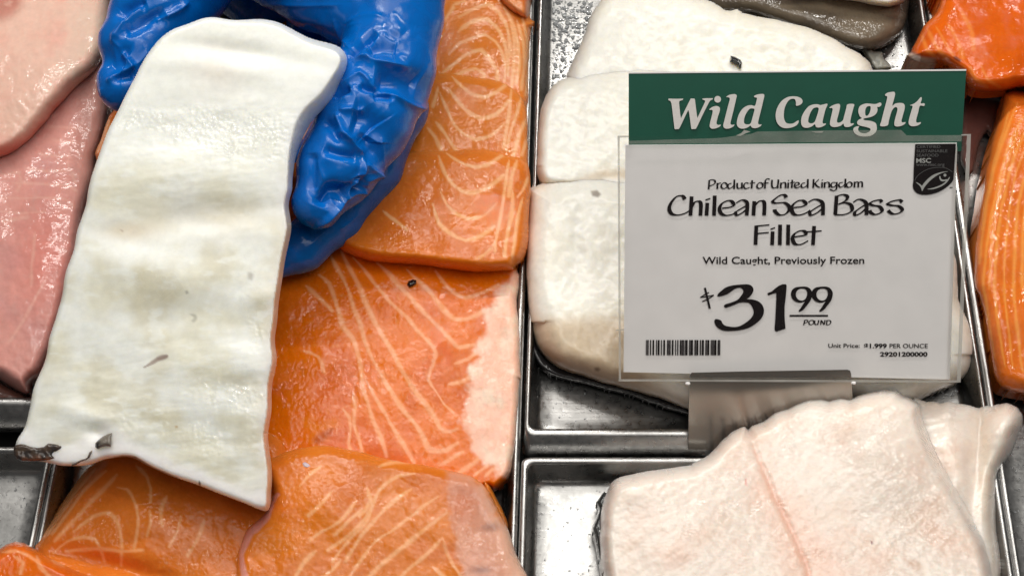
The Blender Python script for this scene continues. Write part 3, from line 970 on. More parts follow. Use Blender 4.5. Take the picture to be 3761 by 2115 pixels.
def d_extra(c, P, d):
    x, y = P[:, 0], P[:, 1]
    b = poly_mask(P, dbelly, 16, 34, 5)
    bl = mixc(base_col(lin(246, 192, 166), len(x)), lin(240, 212, 188), smooth(-.2, .5, fbm(x, y, 70, 5, 4)))
    c = c * (1 - b[:, None]) + bl * b[:, None]
    t = lines_mask(P, [Z8((430, 300), (520, 360), (640, 330)), Z8((480, 440), (560, 420))], 26, .8, 6, 4)
    c = mixc(c, lin(226, 130, 30), t * .5)
    return mixc(c, lin(150, 52, 18), lines_mask(P, [Z8((640, 370), (580, 410), (530, 450))], 14, .9, 4, 4) * .5)


dpoly = J(N0((1000, 920), (1250, 880), (1500, 900), (1880, 940)), Z5((2000, 590), (2014, 620), (2012, 720), (1996, 800), (2010, 950), (2020, 1200), (2027, 1400)), Z8((2018, 0), (2010, 200), (1992, 450), (1976, 560), (1958, 690), (1930, 745), (1895, 772), (1860, 800), (1825, 818), (1790, 800)), N0((1760, 1800), (1500, 1850), (1000, 1850), (850, 1700), (850, 1100)))
o = fillet('salmon_fillet', dpoly, .004, .0165, salmon_col(lin(226, 112, 6), lin(208, 90, 2), vd, 35, width=7.2, vein=lin(240, 164, 114), extra=d_extra, grain=.55, rim=.1, vs=.95), M_SALMON, edge_r=30, seed=35, jitter=3,
           drop=fsh(.9, .3, .2), relief=groove(vd, 10, .0006))
tag(o, 'deep orange salmon fillet with a pale pink belly strip along the steel rim', 'salmon fillet', SG)

vf = [Z7((860, 795), (930, 810), (990, 900), (1015, 1020), (1005, 1130), (985, 1240)), Z7((540, 1120), (680, 1010), (800, 980), (850, 1030), (880, 1130), (892, 1230), (890, 1370)), Z7((390, 1280), (500, 1190), (620, 1160), (700, 1175), (740, 1250), (765, 1340)),
      Z7((640, 680), (520, 840), (420, 1000), (320, 1150)), Z7((700, 660), (580, 800), (460, 970), (350, 1140)), Z7((780, 670), (630, 810), (510, 970), (380, 1140)), Z7((860, 700), (720, 850), (560, 1020), (400, 1190)), Z7((1000, 640), (1080, 720), (1110, 800), (1105, 900)), Z7((1100, 960), (1105, 1060), (1080, 1150)), Z7((1220, 860), (1180, 960), (1190, 1080)), Z7((1340, 1000), (1300, 1120), (1240, 1230)), Z7((480, 1270), (700, 1250), (900, 1265), (1050, 1255)), Z7((1500, 1040), (1450, 1180), (1380, 1300))]
o = fillet('salmon_fillet', J(Z7((760, 480), (690, 590), (630, 660), (560, 760), (490, 860), (420, 960), (360, 1060), (290, 1160), (245, 1215), (240, 1300), (150, 1500), (100, 1750)), N0((1000, 2300), (1050, 1900), (1020, 1600), (600, 1560))), .004, .0215, salmon_col(OR, lin(212, 112, 32), vf, 36, width=6, extra=None, grain=.5, vs=.6), M_SALMON, edge_r=60, seed=36,
           drop=lambda P, n: np.where(n[:, 0] < -.2, .85, .4), relief=lambda x, y, d: groove(vf, 9, .0004)(x, y, d) + bumps((560, 1900, 120, 160, 30, .003), (420, 2080, 220, 40, 15, -.006))(x, y))
tag(o, 'salmon fillet at the lower left under the tip of the held white fillet', 'salmon fillet', SG)

ve = [Z8((1250, 690), (1130, 710), (1030, 770), (960, 860), (920, 960), (850, 1060), (720, 1180), (600, 1260)), Z8((1220, 810), (1130, 870), (1040, 940), (960, 1030), (870, 1130), (800, 1240), (740, 1330)), Z8((1420, 860), (1300, 940), (1190, 1030), (1080, 1120), (960, 1190), (880, 1290), (800, 1400), (740, 1500)),
      Z8((1490, 980), (1390, 1050), (1290, 1130), (1180, 1220), (1060, 1310), (960, 1400), (880, 1500)), Z8((1450, 1165), (1370, 1250), (1280, 1330), (1190, 1400), (1120, 1490)), Z8((1450, 1165), (1480, 1260), (1530, 1370), (1600, 1470)), Z8((900, 800), (925, 890), (885, 960), (840, 1000)), Z8((980, 640), (1100, 605), (1200, 605)),
      Z8((860, 960), (760, 1040), (660, 1140)), Z8((1380, 1380), (1440, 1430), (1500, 1500)), Z8((820, 900), (740, 1000), (640, 1080), (560, 1120), (480, 1180)), Z8((930, 960), (880, 1060), (800, 1140), (700, 1260), (640, 1340)), Z8((640, 820), (560, 920), (470, 1000)), Z8((560, 640), (480, 700), (400, 790)), Z8((700, 1330), (640, 1400), (560, 1470)), Z8((520, 1260), (440, 1340), (380, 1440))]
emem = Z8((1478, 668), (1560, 690), (1680, 730), (1750, 780), (1800, 880), (1850, 1010), (1960, 1130), (2080, 1448), (2090, 1650), (1640, 1650), (1580, 1380), (1550, 1250), (1530, 1120), (1505, 1000), (1500, 860))


def e_extra(c, P, d):
    x, y = P[:, 0], P[:, 1]
    m = poly_mask(P, emem, 14, 18, 6) * (.72 + .28 * smooth(1640, 1800, x))
    mb = mixc(base_col(lin(216, 160, 138), len(x)), lin(190, 108, 80), np.exp(-(((x - 1700) / 50) ** 2 + ((y - 1850) / 70) ** 2)) * .8)
    mb = mixc(mb, lin(240, 200, 176), smooth(1760, 1880, x + (y - 1900) * -.3) * .75)
    mb = mixc(mb, lin(214, 150, 120), np.exp(-(((x - 1700) / 70) ** 2 + ((y - 1770) / 14) ** 2)) * .8)
    for (a, b, r1, r2) in ((1800, 1935, 34, 16), (1768, 2092, 40, 15)):
        mb = mixc(mb, lin(130, 104, 104), np.exp(-(((x - a) / r1) ** 2 + ((y - b) / r2) ** 2)) * .65)
    c = c * (1 - m[:, None] * .9) + mb * m[:, None] * .9
    strip = lines_mask(P, [Z7((2060, 850), (2000, 900), (1960, 1010), (1900, 1070), (1840, 1120), (1800, 1210), (1775, 1300), (1780, 1400), (1790, 1500))], 17, .35, 14, 8)
    c = mixc(c, lin(226, 156, 146), strip * .85)
    return mixc(c, lin(202, 96, 34), poly_mask(P, Z8((1440, 1180), (1480, 1190), (1560, 1320), (1560, 1360), (1510, 1330)), 14, 4) * .4)


epoly = J(Z8((120, 620), (220, 570), (310, 530), (440, 498), (600, 488), (760, 512), (900, 548), (1050, 590), (1250, 622), (1400, 645), (1480, 664), (1560, 682), (1660, 712), (1740, 762), (1800, 832), (1842, 920), (1890, 1010), (1920, 1075), (1940, 1120), (1965, 1200), (1992, 1290), (2040, 1380), (2085, 1470), (2110, 1700)), N0((1600, 2330), (800, 2330)), Z7((1720, 1560), (1735, 1400), (1740, 1290), (1770, 1200), (1820, 1090), (1930, 1000), (2000, 850)))
o = fillet('salmon_fillet', epoly, .010, .0245, salmon_col(lin(220, 122, 36), lin(206, 104, 26), ve, 37, width=7, vein=lin(242, 176, 122), extra=e_extra, grain=.5), M_SALMON, edge_r=46, seed=37, jitter=2,
           drop=fsh(.6, .3, .3), relief=lambda x, y, d: groove(ve, 10, .0005)(x, y, d) + bumps((1850, 1980, 60, 200, -25, -.003), (1200, 1850, 160, 120, 0, .003))(x, y))
tag(o, 'salmon fillet at the bottom with a translucent grey membrane on its right end', 'salmon fillet', SG)
o = fillet('salmon_fillet', Z8((1740, 740), (1800, 780), (1850, 880), (1900, 980), (1935, 1080), (1930, 1130), (1880, 1120), (1780, 900)), .008, .014, salmon_col(lin(196, 110, 20), ORD, [], 39), M_SALMON, edge_r=18, seed=39)
tag(o, 'narrow orange edge of a salmon piece showing under the greyish membrane', 'salmon fillet', SG)
vg = [Z7((20, 1270), (110, 1260), (200, 1290), (280, 1340), (330, 1420)), Z7((100, 1300), (170, 1350), (150, 1420)), Z7((270, 1300), (290, 1380), (360, 1448)), Z7((380, 1330), (460, 1360))]
o = fillet('salmon_fillet', Z7((-200, 1300), (-20, 1262), (40, 1218), (110, 1194), (180, 1206), (250, 1250), (330, 1290), (420, 1340), (520, 1390), (620, 1430), (800, 1500), (900, 1700), (-200, 1700)), .012, .028, salmon_col(lin(228, 108, 18), lin(208, 82, 14), vg, 38, width=7, vein=lin(240, 160, 110)), M_SALMON, edge_r=40, seed=38,
           drop=lambda P, n: np.full(len(P), .5))
tag(o, 'bright orange salmon piece in the bottom left corner of the picture', 'salmon fillet', SG)
o = fillet('salmon_fillet', Z1((880, 780), (835, 815), (805, 850), (770, 940), (740, 1030), (700, 1130), (715, 1190), (900, 1240), (1200, 1200), (1200, 800)), .020, .020, salmon_col(lin(214, 118, 40), ORD, [Z1((800, 880), (760, 1000), (720, 1110))], 40), M_SALMON, edge_r=30, seed=40)
tag(o, 'sliver of salmon seen between the glove thumb and the left side of the held fillet', 'salmon fillet', SG)
scrap(Z5((1190, 690), (1200, 665), (1230, 652), (1258, 658), (1258, 680), (1235, 698), (1205, 710)), .0205, .0022, (24, 20, 20), 'small black scrap of fish skin on the deep orange salmon')
scrap(Z8((418, 620), (440, 608), (470, 622), (490, 640), (460, 660), (428, 650)), .0335, .002, (206, 190, 200), 'tiny whitish scrap on the salmon right of the tip of the held fillet', 'fish_scrap')

# ---------------------------------------------------------------- darker orange fillets at the right edge
vr1 = [ZR((800, 180), (830, 250), (870, 290)), ZR((830, 150), (870, 230), (920, 290)), ZR((870, 130), (920, 220), (960, 280)), ZR((930, 120), (980, 210), (1010, 290)), ZR((1040, 330), (1070, 400), (1130, 440)), ZR((1100, 330), (1130, 400), (1190, 440)), ZR((1000, 60), (1050, 160), (1060, 250))]


def r1_extra(c, P, d):
    x, y = P[:, 0], P[:, 1]
    c = mixc(c, lin(214, 104, 70), smooth(.0, .5, fbm(x, y, 90, 3, 4)) * smooth(3480, 3620, x) * smooth(240, 120, y) * .8)
    c = mixc(c, lin(206, 186, 170), poly_mask(P, ZR((700, 270), (750, 262), (800, 288), (870, 298), (870, 330), (740, 310)), 8) * .85)
    return mixc(c, lin(110, 40, 14), poly_mask(P, ZR((958, 285), (975, 285), (1000, 305), (990, 315), (965, 300)), 4) * .9)


o = fillet('orange_fish_fillet', J(N0((3450, -160), (3950, -160), (3950, 330)), ZR((1314, 442), (1220, 458), (1120, 466), (1040, 446), (980, 380), (900, 326), (850, 322), (790, 315), (740, 296), (722, 280), (748, 264), (755, 240), (780, 190), (820, 120), (870, 70), (892, 0))), .012, .030,
           salmon_col(lin(222, 96, 8), lin(196, 78, 6), vr1, 51, width=5, vein=lin(232, 130, 50), extra=r1_extra, grain=.15, vs=.5, rim=.1), M_TROUT, edge_r=58, seed=51, drop=lambda P, n: np.clip(.35 + .5 * np.clip(n[:, 1], 0, 1), 0, 1), relief=bumps((3640, 150, 90, 70, 20, .003)))
tag(o, 'dark orange fillet in the top right corner, hanging over the steel rim', 'fish fillet', 'dark orange fillets in the right tray')
vr2 = [J(ZR((1330, 560), (1250, 700), (1190, 900), (1150, 1100), (1120, 1300), (1110, 1449)), ZS((1120, 60), (1150, 260), (1170, 360))), J(ZR((1330, 640), (1260, 800), (1210, 1000), (1180, 1200), (1165, 1449)), ZS((1170, 60), (1190, 240), (1220, 400))), J(ZR((1330, 730), (1280, 850), (1240, 1050), (1220, 1250), (1215, 1449)), ZS((1220, 80), (1240, 260), (1260, 400))),
       J(ZR((1340, 830), (1290, 1000), (1270, 1200), (1262, 1449)), ZS((1265, 60), (1290, 300), (1310, 420))), ZR((1280, 520), (1210, 700), (1150, 900), (1115, 1100), (1088, 1320)), ZR((1240, 560), (1180, 760), (1130, 960), (1100, 1150)), ZR((1340, 930), (1310, 1150), (1305, 1449)), ZR((1290, 640), (1230, 820), (1185, 1000), (1150, 1250), (1140, 1449))]
o = fillet('orange_fish_fillet', J(N0((3950, 310), (3800, 330), (3720, 330)), ZR((1215, 470), (1198, 560), (1162, 680), (1122, 850), (1092, 1050), (1066, 1250), (1070, 1449)), ZS((1086, 40), (1110, 130), (1130, 250), (1146, 350), (1162, 450), (1200, 500), (1314, 540)), N0((3950, 1460))), .004, .026, salmon_col(lin(226, 116, 34), lin(212, 100, 22), vr2, 52, width=5, vein=lin(240, 158, 74), grain=.1, vs=.7, rim=.15), M_TROUT, edge_r=75, seed=52,
           drop=lambda P, n: np.clip(.5 + .3 * np.clip(n[:, 1], 0, 1), 0, 1), relief=None, lump=.001)
tag(o, 'orange fillet with long fat lines standing beside the right edge of the price sign', 'fish fillet', 'dark orange fillets in the right tray')
o = fillet('red_reflection_slab', ZR((1015, 470), (1080, 480), (1200, 500), (1190, 560), (1150, 680), (1130, 660), (1090, 720), (1060, 860), (1040, 880), (1000, 800)), .002, .006, lambda x, y, d: mixc(base_col(lin(92, 58, 52), len(x)), lin(150, 130, 124), np.exp(-(d / 9) ** 2) * .5), M_PINK, edge_r=24, seed=53)  # stands in for the salmon reflected in the wet steel
tag(o, 'dull dark red slab imitating a reflection between the price sign and the orange fillets', 'fish fillet')
# ---------------------------------------------------------------- the held fillet
def inv_plane(y, ya, Za, yb, Zb):
    t = (np.asarray(y, float) - ya) / (yb - ya)
    return 1.0 / ((1 - t) / Za + t / Zb)


def ZF(y):
    return inv_plane(y, 73, .600, 1826, .548)


held = J(Z1((1380, 182), (1420, 165), (1470, 135), (1550, 120), (1640, 140), (1740, 152), (1870, 140), (1990, 150), (2090, 182), (2180, 235), (2270, 282), (2400, 315), (2500, 338), (2545, 362), (2560, 410), (2546, 500), (2500, 605), (2440, 735), (2335, 845), (2280, 900), (2232, 1000), (2196, 1080), (2172, 1130), (2164, 1200), (2150, 1290), (2140, 1360), (2166, 1392), (2150, 1425), (2120, 1448)),
         Z4((2110, 110), (2140, 215), (2136, 330), (2110, 430), (2085, 560), (2070, 680), (2050, 790), (2040, 900), (2032, 1000), (2012, 1120), (2038, 1200), (2030, 1290), (2006, 1380)),
         Z7((1996, 60), (1995, 250), (1975, 350), (1966, 440), (1985, 560), (2000, 680), (1996, 800), (1986, 890), (1981, 985), (1900, 958), (1780, 905), (1600, 840), (1450, 775), (1300, 730), (1180, 680), (1050, 622), (990, 576), (900, 568), (840, 582), (780, 580), (700, 620), (620, 645), (560, 636), (430, 640), (330, 602), (220, 606), (150, 604), (106, 570), (96, 520), (110, 452), (160, 400), (190, 350), (202, 280), (230, 180), (236, 90), (258, 20)),
         Z4((300, 1330), (340, 1230), (360, 1080), (400, 970), (432, 850), (466, 740), (470, 630), (520, 500), (555, 390), (556, 320), (600, 200), (640, 90), (642, 0)), Z1((660, 1330), (690, 1240), (730, 1130), (790, 960), (860, 830), (930, 680), (990, 570), (1040, 470), (1100, 370), (1200, 262), (1270, 212)))
held_b = bumps((600, 640, 260, 85, -4, .0040), (780, 790, 230, 60, -8, -.0050), (400, 860, 160, 60, 10, -.0016), (560, 1000, 260, 85, 4, .0042), (640, 1170, 180, 70, -4, -.0030), (860, 1330, 160, 70, -6, .0040), (400, 1330, 180, 90, 6, -.0016), (850, 1500, 150, 60, 10, .0025), (300, 1520, 120, 36, 12, .0030),
               (700, 470, 300, 70, 4, -.0012), (880, 190, 200, 30, 8, -.0022), (820, 250, 250, 40, 6, .0018), (950, 1090, 90, 40, -10, .0022), (360, 1590, 40, 26, 0, -.004), (700, 1250, 60, 30, 0, -.0012))


def held_relief(x, y, d):
    w_ = smooth(0, 70, d)
    u = y + .12 * x
    # flakes of the cut meat run across the slab
    fl = fbm(x * .6, u * 1.3, 120, 61, 2)
    pits = fbm(x * .55, u * 1.5, 74, 67, 3, .45)
    torn = smooth(330, 420, y) * smooth(800, 740, y) + smooth(1180, 1300, y)
    return .48 * held_b(x, y) + .00035 * fl * w_ + .00026 * pits * w_ * (.25 + torn) 


def held_height(x, y, d, s):
    return .016 * s + held_relief(x, y, d)


def held_drop(P, n):
    return np.clip(.16 + .74 * np.clip(n[:, 0] * 1.4, 0, 1) + .05 * np.clip(-n[:, 0], 0, 1) + .1 * np.clip(n[:, 1], 0, 1), 0, .95)


def held_col(x, y, d):
    P = np.stack([x, y], 1)
    c = base_col(lin(236, 238, 232), len(x))
    c = mixc(c, lin(229, 227, 209), smooth(-.25, .35, fbm(x, y * 1.3, 230, 71, 4)) * smooth(420, 700, y) * .85)
    c = mixc(c, lin(210, 204, 178), smooth(-.1, .4, fbm(x, y, 220, 73, 3)) * smooth(560, 900, y) * .6)
    c = mixc(c, lin(238, 240, 233), smooth(.08, .4, fbm(x * .6, y * 1.4, 60, 75, 4)) * .65)
    c = mixc(c, lin(230, 216, 192), np.exp(-(((x - 480) / 110) ** 2 + ((y - 850) / 36) ** 2)) * .6)
    c = mixc(c, lin(216, 208, 190), np.exp(-(((x - 780) / 240) ** 2 + ((y - 800) / 70) ** 2)) * .45)  # shade in the hollow of the fold, painted into the colour
    c = mixc(c, lin(226, 208, 192), np.exp(-(((x - 800) / 110) ** 2 + ((y - 250) / 90) ** 2)) * .3)
    c = mixc(c, lin(150, 128, 116), lines_mask(P, [Z4((1060, 1298), (1110, 1270), (1160, 1238), (1222, 1216))], 8.5, .4, 2, 4, .3) * .8)
    c = mixc(c, lin(150, 128, 116), poly_mask(P, Z4((1150, 1225), (1190, 1202), (1230, 1208), (1228, 1228), (1170, 1250)), 4, 2, 2, step=8) * .6)
    # white fat below the skin along the lower edge
    fat = poly_mask(P, Z7((90, 560), (110, 420), (200, 360), (300, 470), (480, 470), (640, 420), (760, 330), (900, 380), (1000, 500), (1180, 560), (1400, 640), (1620, 730), (1800, 810), (1985, 860), (2010, 1000), (1600, 900), (1200, 760), (900, 640), (600, 700), (100, 660)), 20, 10, 7)
    c = mixc(c, lin(246, 246, 240), fat)
    strip = lines_mask(P, [Z7((845, 578), (900, 570), (990, 580), (1060, 626), (1180, 684), (1300, 734))], 8, .6, 3, 2)
    c = mixc(c, lin(70, 62, 60), strip * .85)
    for poly, rgb, s, a in (
            (Z4((1390, 905), (1440, 910), (1448, 945), (1420, 970), (1405, 955), (1425, 930)), (140, 136, 118), 5, .5),
            (Z4((1820, 600), (1860, 610), (1850, 660), (1825, 650)), (140, 132, 122), 8, .5),
            (Z4((1360, 740), (1380, 735), (1385, 755), (1365, 760)), (130, 126, 115), 4, .5),
            (Z4((880, 285), (905, 295), (900, 305)), (150, 110, 90), 4, .6),
            (Z7((1465, 745), (1475, 765), (1474, 785), (1460, 780)), (20, 20, 22), 3, 1.0),
            (Z7((1285, 345), (1305, 345), (1305, 358), (1288, 358)), (190, 150, 90), 4, .7)):
        c = mixc(c, lin(*rgb), poly_mask(P, poly, s, 2, 2, step=8) * a)
    g = lambda a, b, r, q: np.exp(-(((x - a) / r) ** 2 + ((y - b) / q) ** 2))
    wet = np.clip(.08 + g(800, 460, 330, 60) + .8 * g(900, 540, 180, 70) + .6 * g(450, 430, 120, 50) + .7 * g(850, 1430, 170, 80) + .9 * g(800, 1540, 260, 110) + .5 * g(560, 1050, 140, 60) + .5 * g(930, 1150, 60, 160) + .5 * g(400, 1540, 200, 40), 0, 1)
    return np.column_stack([c, wet * (.5 + .5 * smooth(-.1, .25, fbm(x, y, 60, 88, 3)))])


V, F, P, sd, rim, h = build_slab(held, held_height, lambda p, hh: at_depth(p, ZF(p[:, 1]) - hh), .9, lambda P: 18 + 34 * np.exp(-((P[:, 1] - 400) / 150) ** 2) * (P[:, 0] > 800), held_drop, 9, 4.0, step=14, cut=lambda P, n: np.clip(n[:, 0] * 1.6, 0, .9), iron=5)
c = held_col(P[:, 0], P[:, 1], sd)
n = len(V)
VB = at_depth(P, ZF(P[:, 1]) + .006 + .002 * np.cos(P[:, 1] / 160.0))
mid = V * .5 + VB * .5
rv = np.unique(rim)
m = np.full(n, -1)
m[rv] = np.arange(len(rv))
a, b = rim[:, 0], rim[:, 1]
MV = mid[rv]
RV = V[rv]
nr = len(rv)
q1f = np.stack([2 * n + nr + m[b], 2 * n + nr + m[a], 2 * n + m[a], 2 * n + m[b]], 1)
q2f = np.stack([2 * n + m[b], 2 * n + m[a], n + a, n + b], 1)
V = np.concatenate([V, VB, MV, RV])
F = np.concatenate([F, F[:, ::-1] + n, q1f, q2f])
c = np.concatenate([c, c, c[rv], c[rv]])
held_o = empty('held_fillet', at_depth([(560, 900)], .56)[0], 'long white fillet held up by the blue glove, brown skin at its lower left', 'fish fillet')
raw_mesh('flesh', V, F, M_HELD, c, parent=held_o)


def front_slab(name, poly, colour, mat, parent, up, T, seed, edge_r=14, grid=3.0, lump=.0006):
    """a thin piece lying on the front of the held fillet"""
    V, F, P, sd, rim, h = build_slab(poly, lambda x, y, d, s: up + T * s + .48 * held_b(x, y) + lump * fbm(x, y, 26, seed, 3), lambda p, hh: at_depth(p, ZF(p[:, 1]) - hh), 1.5, edge_r, lambda P, n: np.full(len(P), .9), seed, grid, step=10)
    c = colour(P[:, 0], P[:, 1], sd)

    def lower(v, i):
        return CAM + (v - CAM) * 1.012
    V, F, c, *_ = wall_down(V, F, c, rim, lower, 2)
    return raw_mesh(name, V, F, mat, c, parent=parent)


def skin_col(x, y, d):
    c = base_col(lin(74, 60, 50), len(x))
    c = mixc(c, lin(120, 84, 66), smooth(1660, 1690, y) * .8)
    return mixc(c, lin(52, 46, 44), smooth(-.1, .4, fbm(x, y, 40, 4, 3)))


front_slab('skin', Z7((98, 530), (108, 490), (150, 472), (190, 476), (250, 496), (320, 492), (350, 468), (400, 470), (462, 494), (430, 530), (392, 556), (415, 585), (330, 600), (220, 604), (150, 602), (108, 568)), skin_col, M_SKIN, held_o, .0135, .0035, 81)
front_slab('skin', Z7((700, 470), (740, 430), (790, 405), (822, 396), (818, 430), (815, 496), (780, 492), (745, 500), (720, 516), (700, 500)), lambda x, y, d: mixc(base_col(lin(116, 108, 98), len(x)), lin(34, 32, 32), np.exp(-(((x - 358) / 12) ** 2 + ((y - 1632) / 22) ** 2))), M_SKIN, held_o, .0165, .0022, 82)
front_slab('skin', Z7((655, 540), (678, 520), (668, 560), (640, 590), (590, 610), (560, 632), (520, 634), (575, 600), (640, 575)), lambda x, y, d: base_col(lin(92, 78, 70), len(x)), M_SKIN, held_o, .0160, .0020, 83, edge_r=8)

# ---------------------------------------------------------------- the gloved hand: one smooth surface grown round its bones
U = Z0


def node(x, y, r, dz):
    """x, y, r in the full-view scale of the traced picture, dz metres behind the held fillet"""
    p = U((x, y))[0:1]
    z = float(ZF(np.clip(p[0, 1], -400, 1200))) + dz
    return at_depth(p, z)[0], r / 0.68493 * z / FPX


CH = {
    'index': [(1015, -90, 122, .030), (1000, 50, 112, .026), (968, 190, 122, .020), (915, 310, 116, .016), (848, 425, 98, .013), (800, 510, 66, .010)],
    'middle': [(960, -60, 95, .058), (1000, 120, 82, .057), (988, 270, 86, .050), (928, 420, 80, .045), (840, 545, 70, .040), (760, 622, 60, .037), (700, 655, 46, .035)],
    'ring': [(860, -90, 90, .072), (900, 120, 74, .074), (880, 280, 70, .070), (800, 420, 64, .064), (700, 520, 56, .060)],
    'little': [(760, -110, 84, .078), (790, 60, 62, .082), (760, 200, 58, .080), (690, 310, 50, .074)],
    'thumb': [(520, -190, 150, .040), (450, -60, 135, .034), (396, 40, 114, .030), (345, 130, 97, .026), (318, 198, 72, .022), (314, 222, 62, .021)],
    'web': [(560, -150, 110, .050), (690, -75, 90, .042), (800, -20, 96, .034), (900, 20, 104, .030), (985, 60, 100, .027)],
    'palm': [(560, -170, 130, .060), (760, -200, 150, .058), (980, -160, 130, .045)],
    'hollow': [(560, -90, 110, .10), (660, 10, 80, .095), (760, -60, 100, .09)],
    'wrist': [(760, -200, 180, .052), (800, -420, 190, .035), (840, -900, 200, -.03), (860, -1300, 190, -.09)],
}
caps = []
for nm, l in CH.items():
    pts = [node(*q) for q in l]
    for i in range(len(pts) - 1):
        caps.append((pts[i][0], pts[i][1], pts[i + 1][0], pts[i + 1][1], nm))
lo = np.min([np.minimum(a - ra, b - rb) for a, ra, b, rb, _ in caps], 0) - .006
hi = np.max([np.maximum(a + ra, b + rb) for a, ra, b, rb, _ in caps], 0) + .006
HV = 0.0017
dims = ((hi - lo) / HV).astype(int) + 2
ax = [lo[i] + np.arange(dims[i]) * HV for i in range(3)]
field = np.full(dims, 1.0, np.float32)


def smin(a, b, k):
    q = np.clip(.5 + .5 * (b - a) / k, 0, 1)
    return b * (1 - q) + a * q - k * q * (1 - q)


chain = {}
for a, ra, b, rb, nm in caps:
    pad = .022
    l3, h3 = np.minimum(a - ra, b - rb) - pad, np.maximum(a + ra, b + rb) + pad
    i0 = np.clip(((l3 - lo) / HV).astype(int), 0, dims)
    i1 = np.clip(((h3 - lo) / HV).astype(int) + 2, 0, dims)
    s = tuple(slice(i0[i], i1[i]) for i in range(3))
    X = ax[0][s[0]][:, None, None] - a[0]
    Y = ax[1][s[1]][None, :, None] - a[1]
    Q = ax[2][s[2]][None, None, :] - a[2]
    e = b - a
    ee = e @ e
    t = np.clip((X * e[0] + Y * e[1] + Q * e[2]) / ee, 0, 1)
    dd = np.sqrt((X - t * e[0]) ** 2 + (Y - t * e[1]) ** 2 + (Q - t * e[2]) ** 2) - (ra * (1 - t) + rb * t)
    g = chain.setdefault(nm, np.full(dims, .05, np.float32))
    g[s] = smin(g[s], dd.astype(np.float32), .004)
K = {'index': .003, 'middle': .0015, 'ring': .0015, 'little': .0015, 'thumb': .006, 'web': .012, 'palm': .014, 'wrist': .016, 'hollow': .004}
field = chain['palm']
for nm in ('wrist', 'hollow', 'web', 'thumb', 'index', 'middle', 'ring', 'little'):
    field = smin(field, chain[nm], K[nm])


def surface_nets(f, lo, hstep):
    s = f < 0
    nx, ny, nz = f.shape
    cnt = np.zeros((nx - 1, ny - 1, nz - 1), np.int8)
    for i in (0, 1):
        for j in (0, 1):
            for k in (0, 1):
                cnt += s[i:nx - 1 + i, j:ny - 1 + j, k:nz - 1 + k]
    act = (cnt > 0) & (cnt < 8)
    C = np.argwhere(act)
    idx = np.full(act.shape, -1, np.int64)
    idx[act] = np.arange(len(C))
    acc = np.zeros((len(C), 3))
    num = np.zeros(len(C))
    co = [(i, j, k) for i in (0, 1) for j in (0, 1) for k in (0, 1)]
    for u in range(8):
        for v in range(u + 1, 8):
            if sum(abs(x - y) for x, y in zip(co[u], co[v])) != 1:
                continue
            A = C + co[u]
            B = C + co[v]
            fa, fb = f[tuple(A.T)], f[tuple(B.T)]
            m = (fa < 0) != (fb < 0)
            t = fa[m] / (fa[m] - fb[m])
            acc[m] += A[m] + (B[m] - A[m]) * t[:, None]
            num[m] += 1
    V = acc / num[:, None] * hstep + lo
    F = []
    for axis in range(3):
        o = [np.array(q) for q in np.eye(3, dtype=int)]
        d = o[axis]
        p, q = o[(axis + 1) % 3], o[(axis + 2) % 3]
        A = np.argwhere(np.ones(np.array(f.shape) - d - 0, bool)) if False else None
        sl0 = [slice(1, -1)] * 3
        sl1 = [slice(1, -1)] * 3
        sl0[axis] = slice(0, -1)
        sl1[axis] = slice(1, None)
        s0, s1 = s[tuple(sl0)], s[tuple(sl1)]
        for flip in (False, True):
            E = np.argwhere((s0 & ~s1) if not flip else (~s0 & s1))
            off = np.ones(3, int)
            off[axis] = 0
            E = E + off
            c0, c1, c2, c3 = E, E - p, E - p - q, E - q
            ids = [idx[tuple(np.minimum(c_, np.array(idx.shape) - 1).T)] for c_ in (c0, c1, c2, c3)]
            quad = np.stack(ids, 1)
            quad = quad[(quad >= 0).all(1)]
            F.append(quad[:, ::-1] if flip else quad)
    return V, np.concatenate(F)


HVt, HF = surface_nets(field, lo, HV)
tmp = raw_mesh('hand_cage', HVt, HF, None, origin=(0, 0, 0))
sub = tmp.modifiers.new('s', 'SUBSURF')
sub.levels = sub.render_levels = 2
bpy.context.view_layer.update()
me = bpy.data.meshes.new_from_object(tmp.evaluated_get(bpy.context.evaluated_depsgraph_get()))
bpy.data.objects.remove(tmp)
nv = len(me.vertices)
GV = np.empty(nv * 3)
me.vertices.foreach_get('co', GV)
GV = GV.reshape(-1, 3)
GN = np.empty(nv * 3)
me.vertices.foreach_get('normal', GN)
GN = GN.reshape(-1, 3)
GP = to_px(GV)
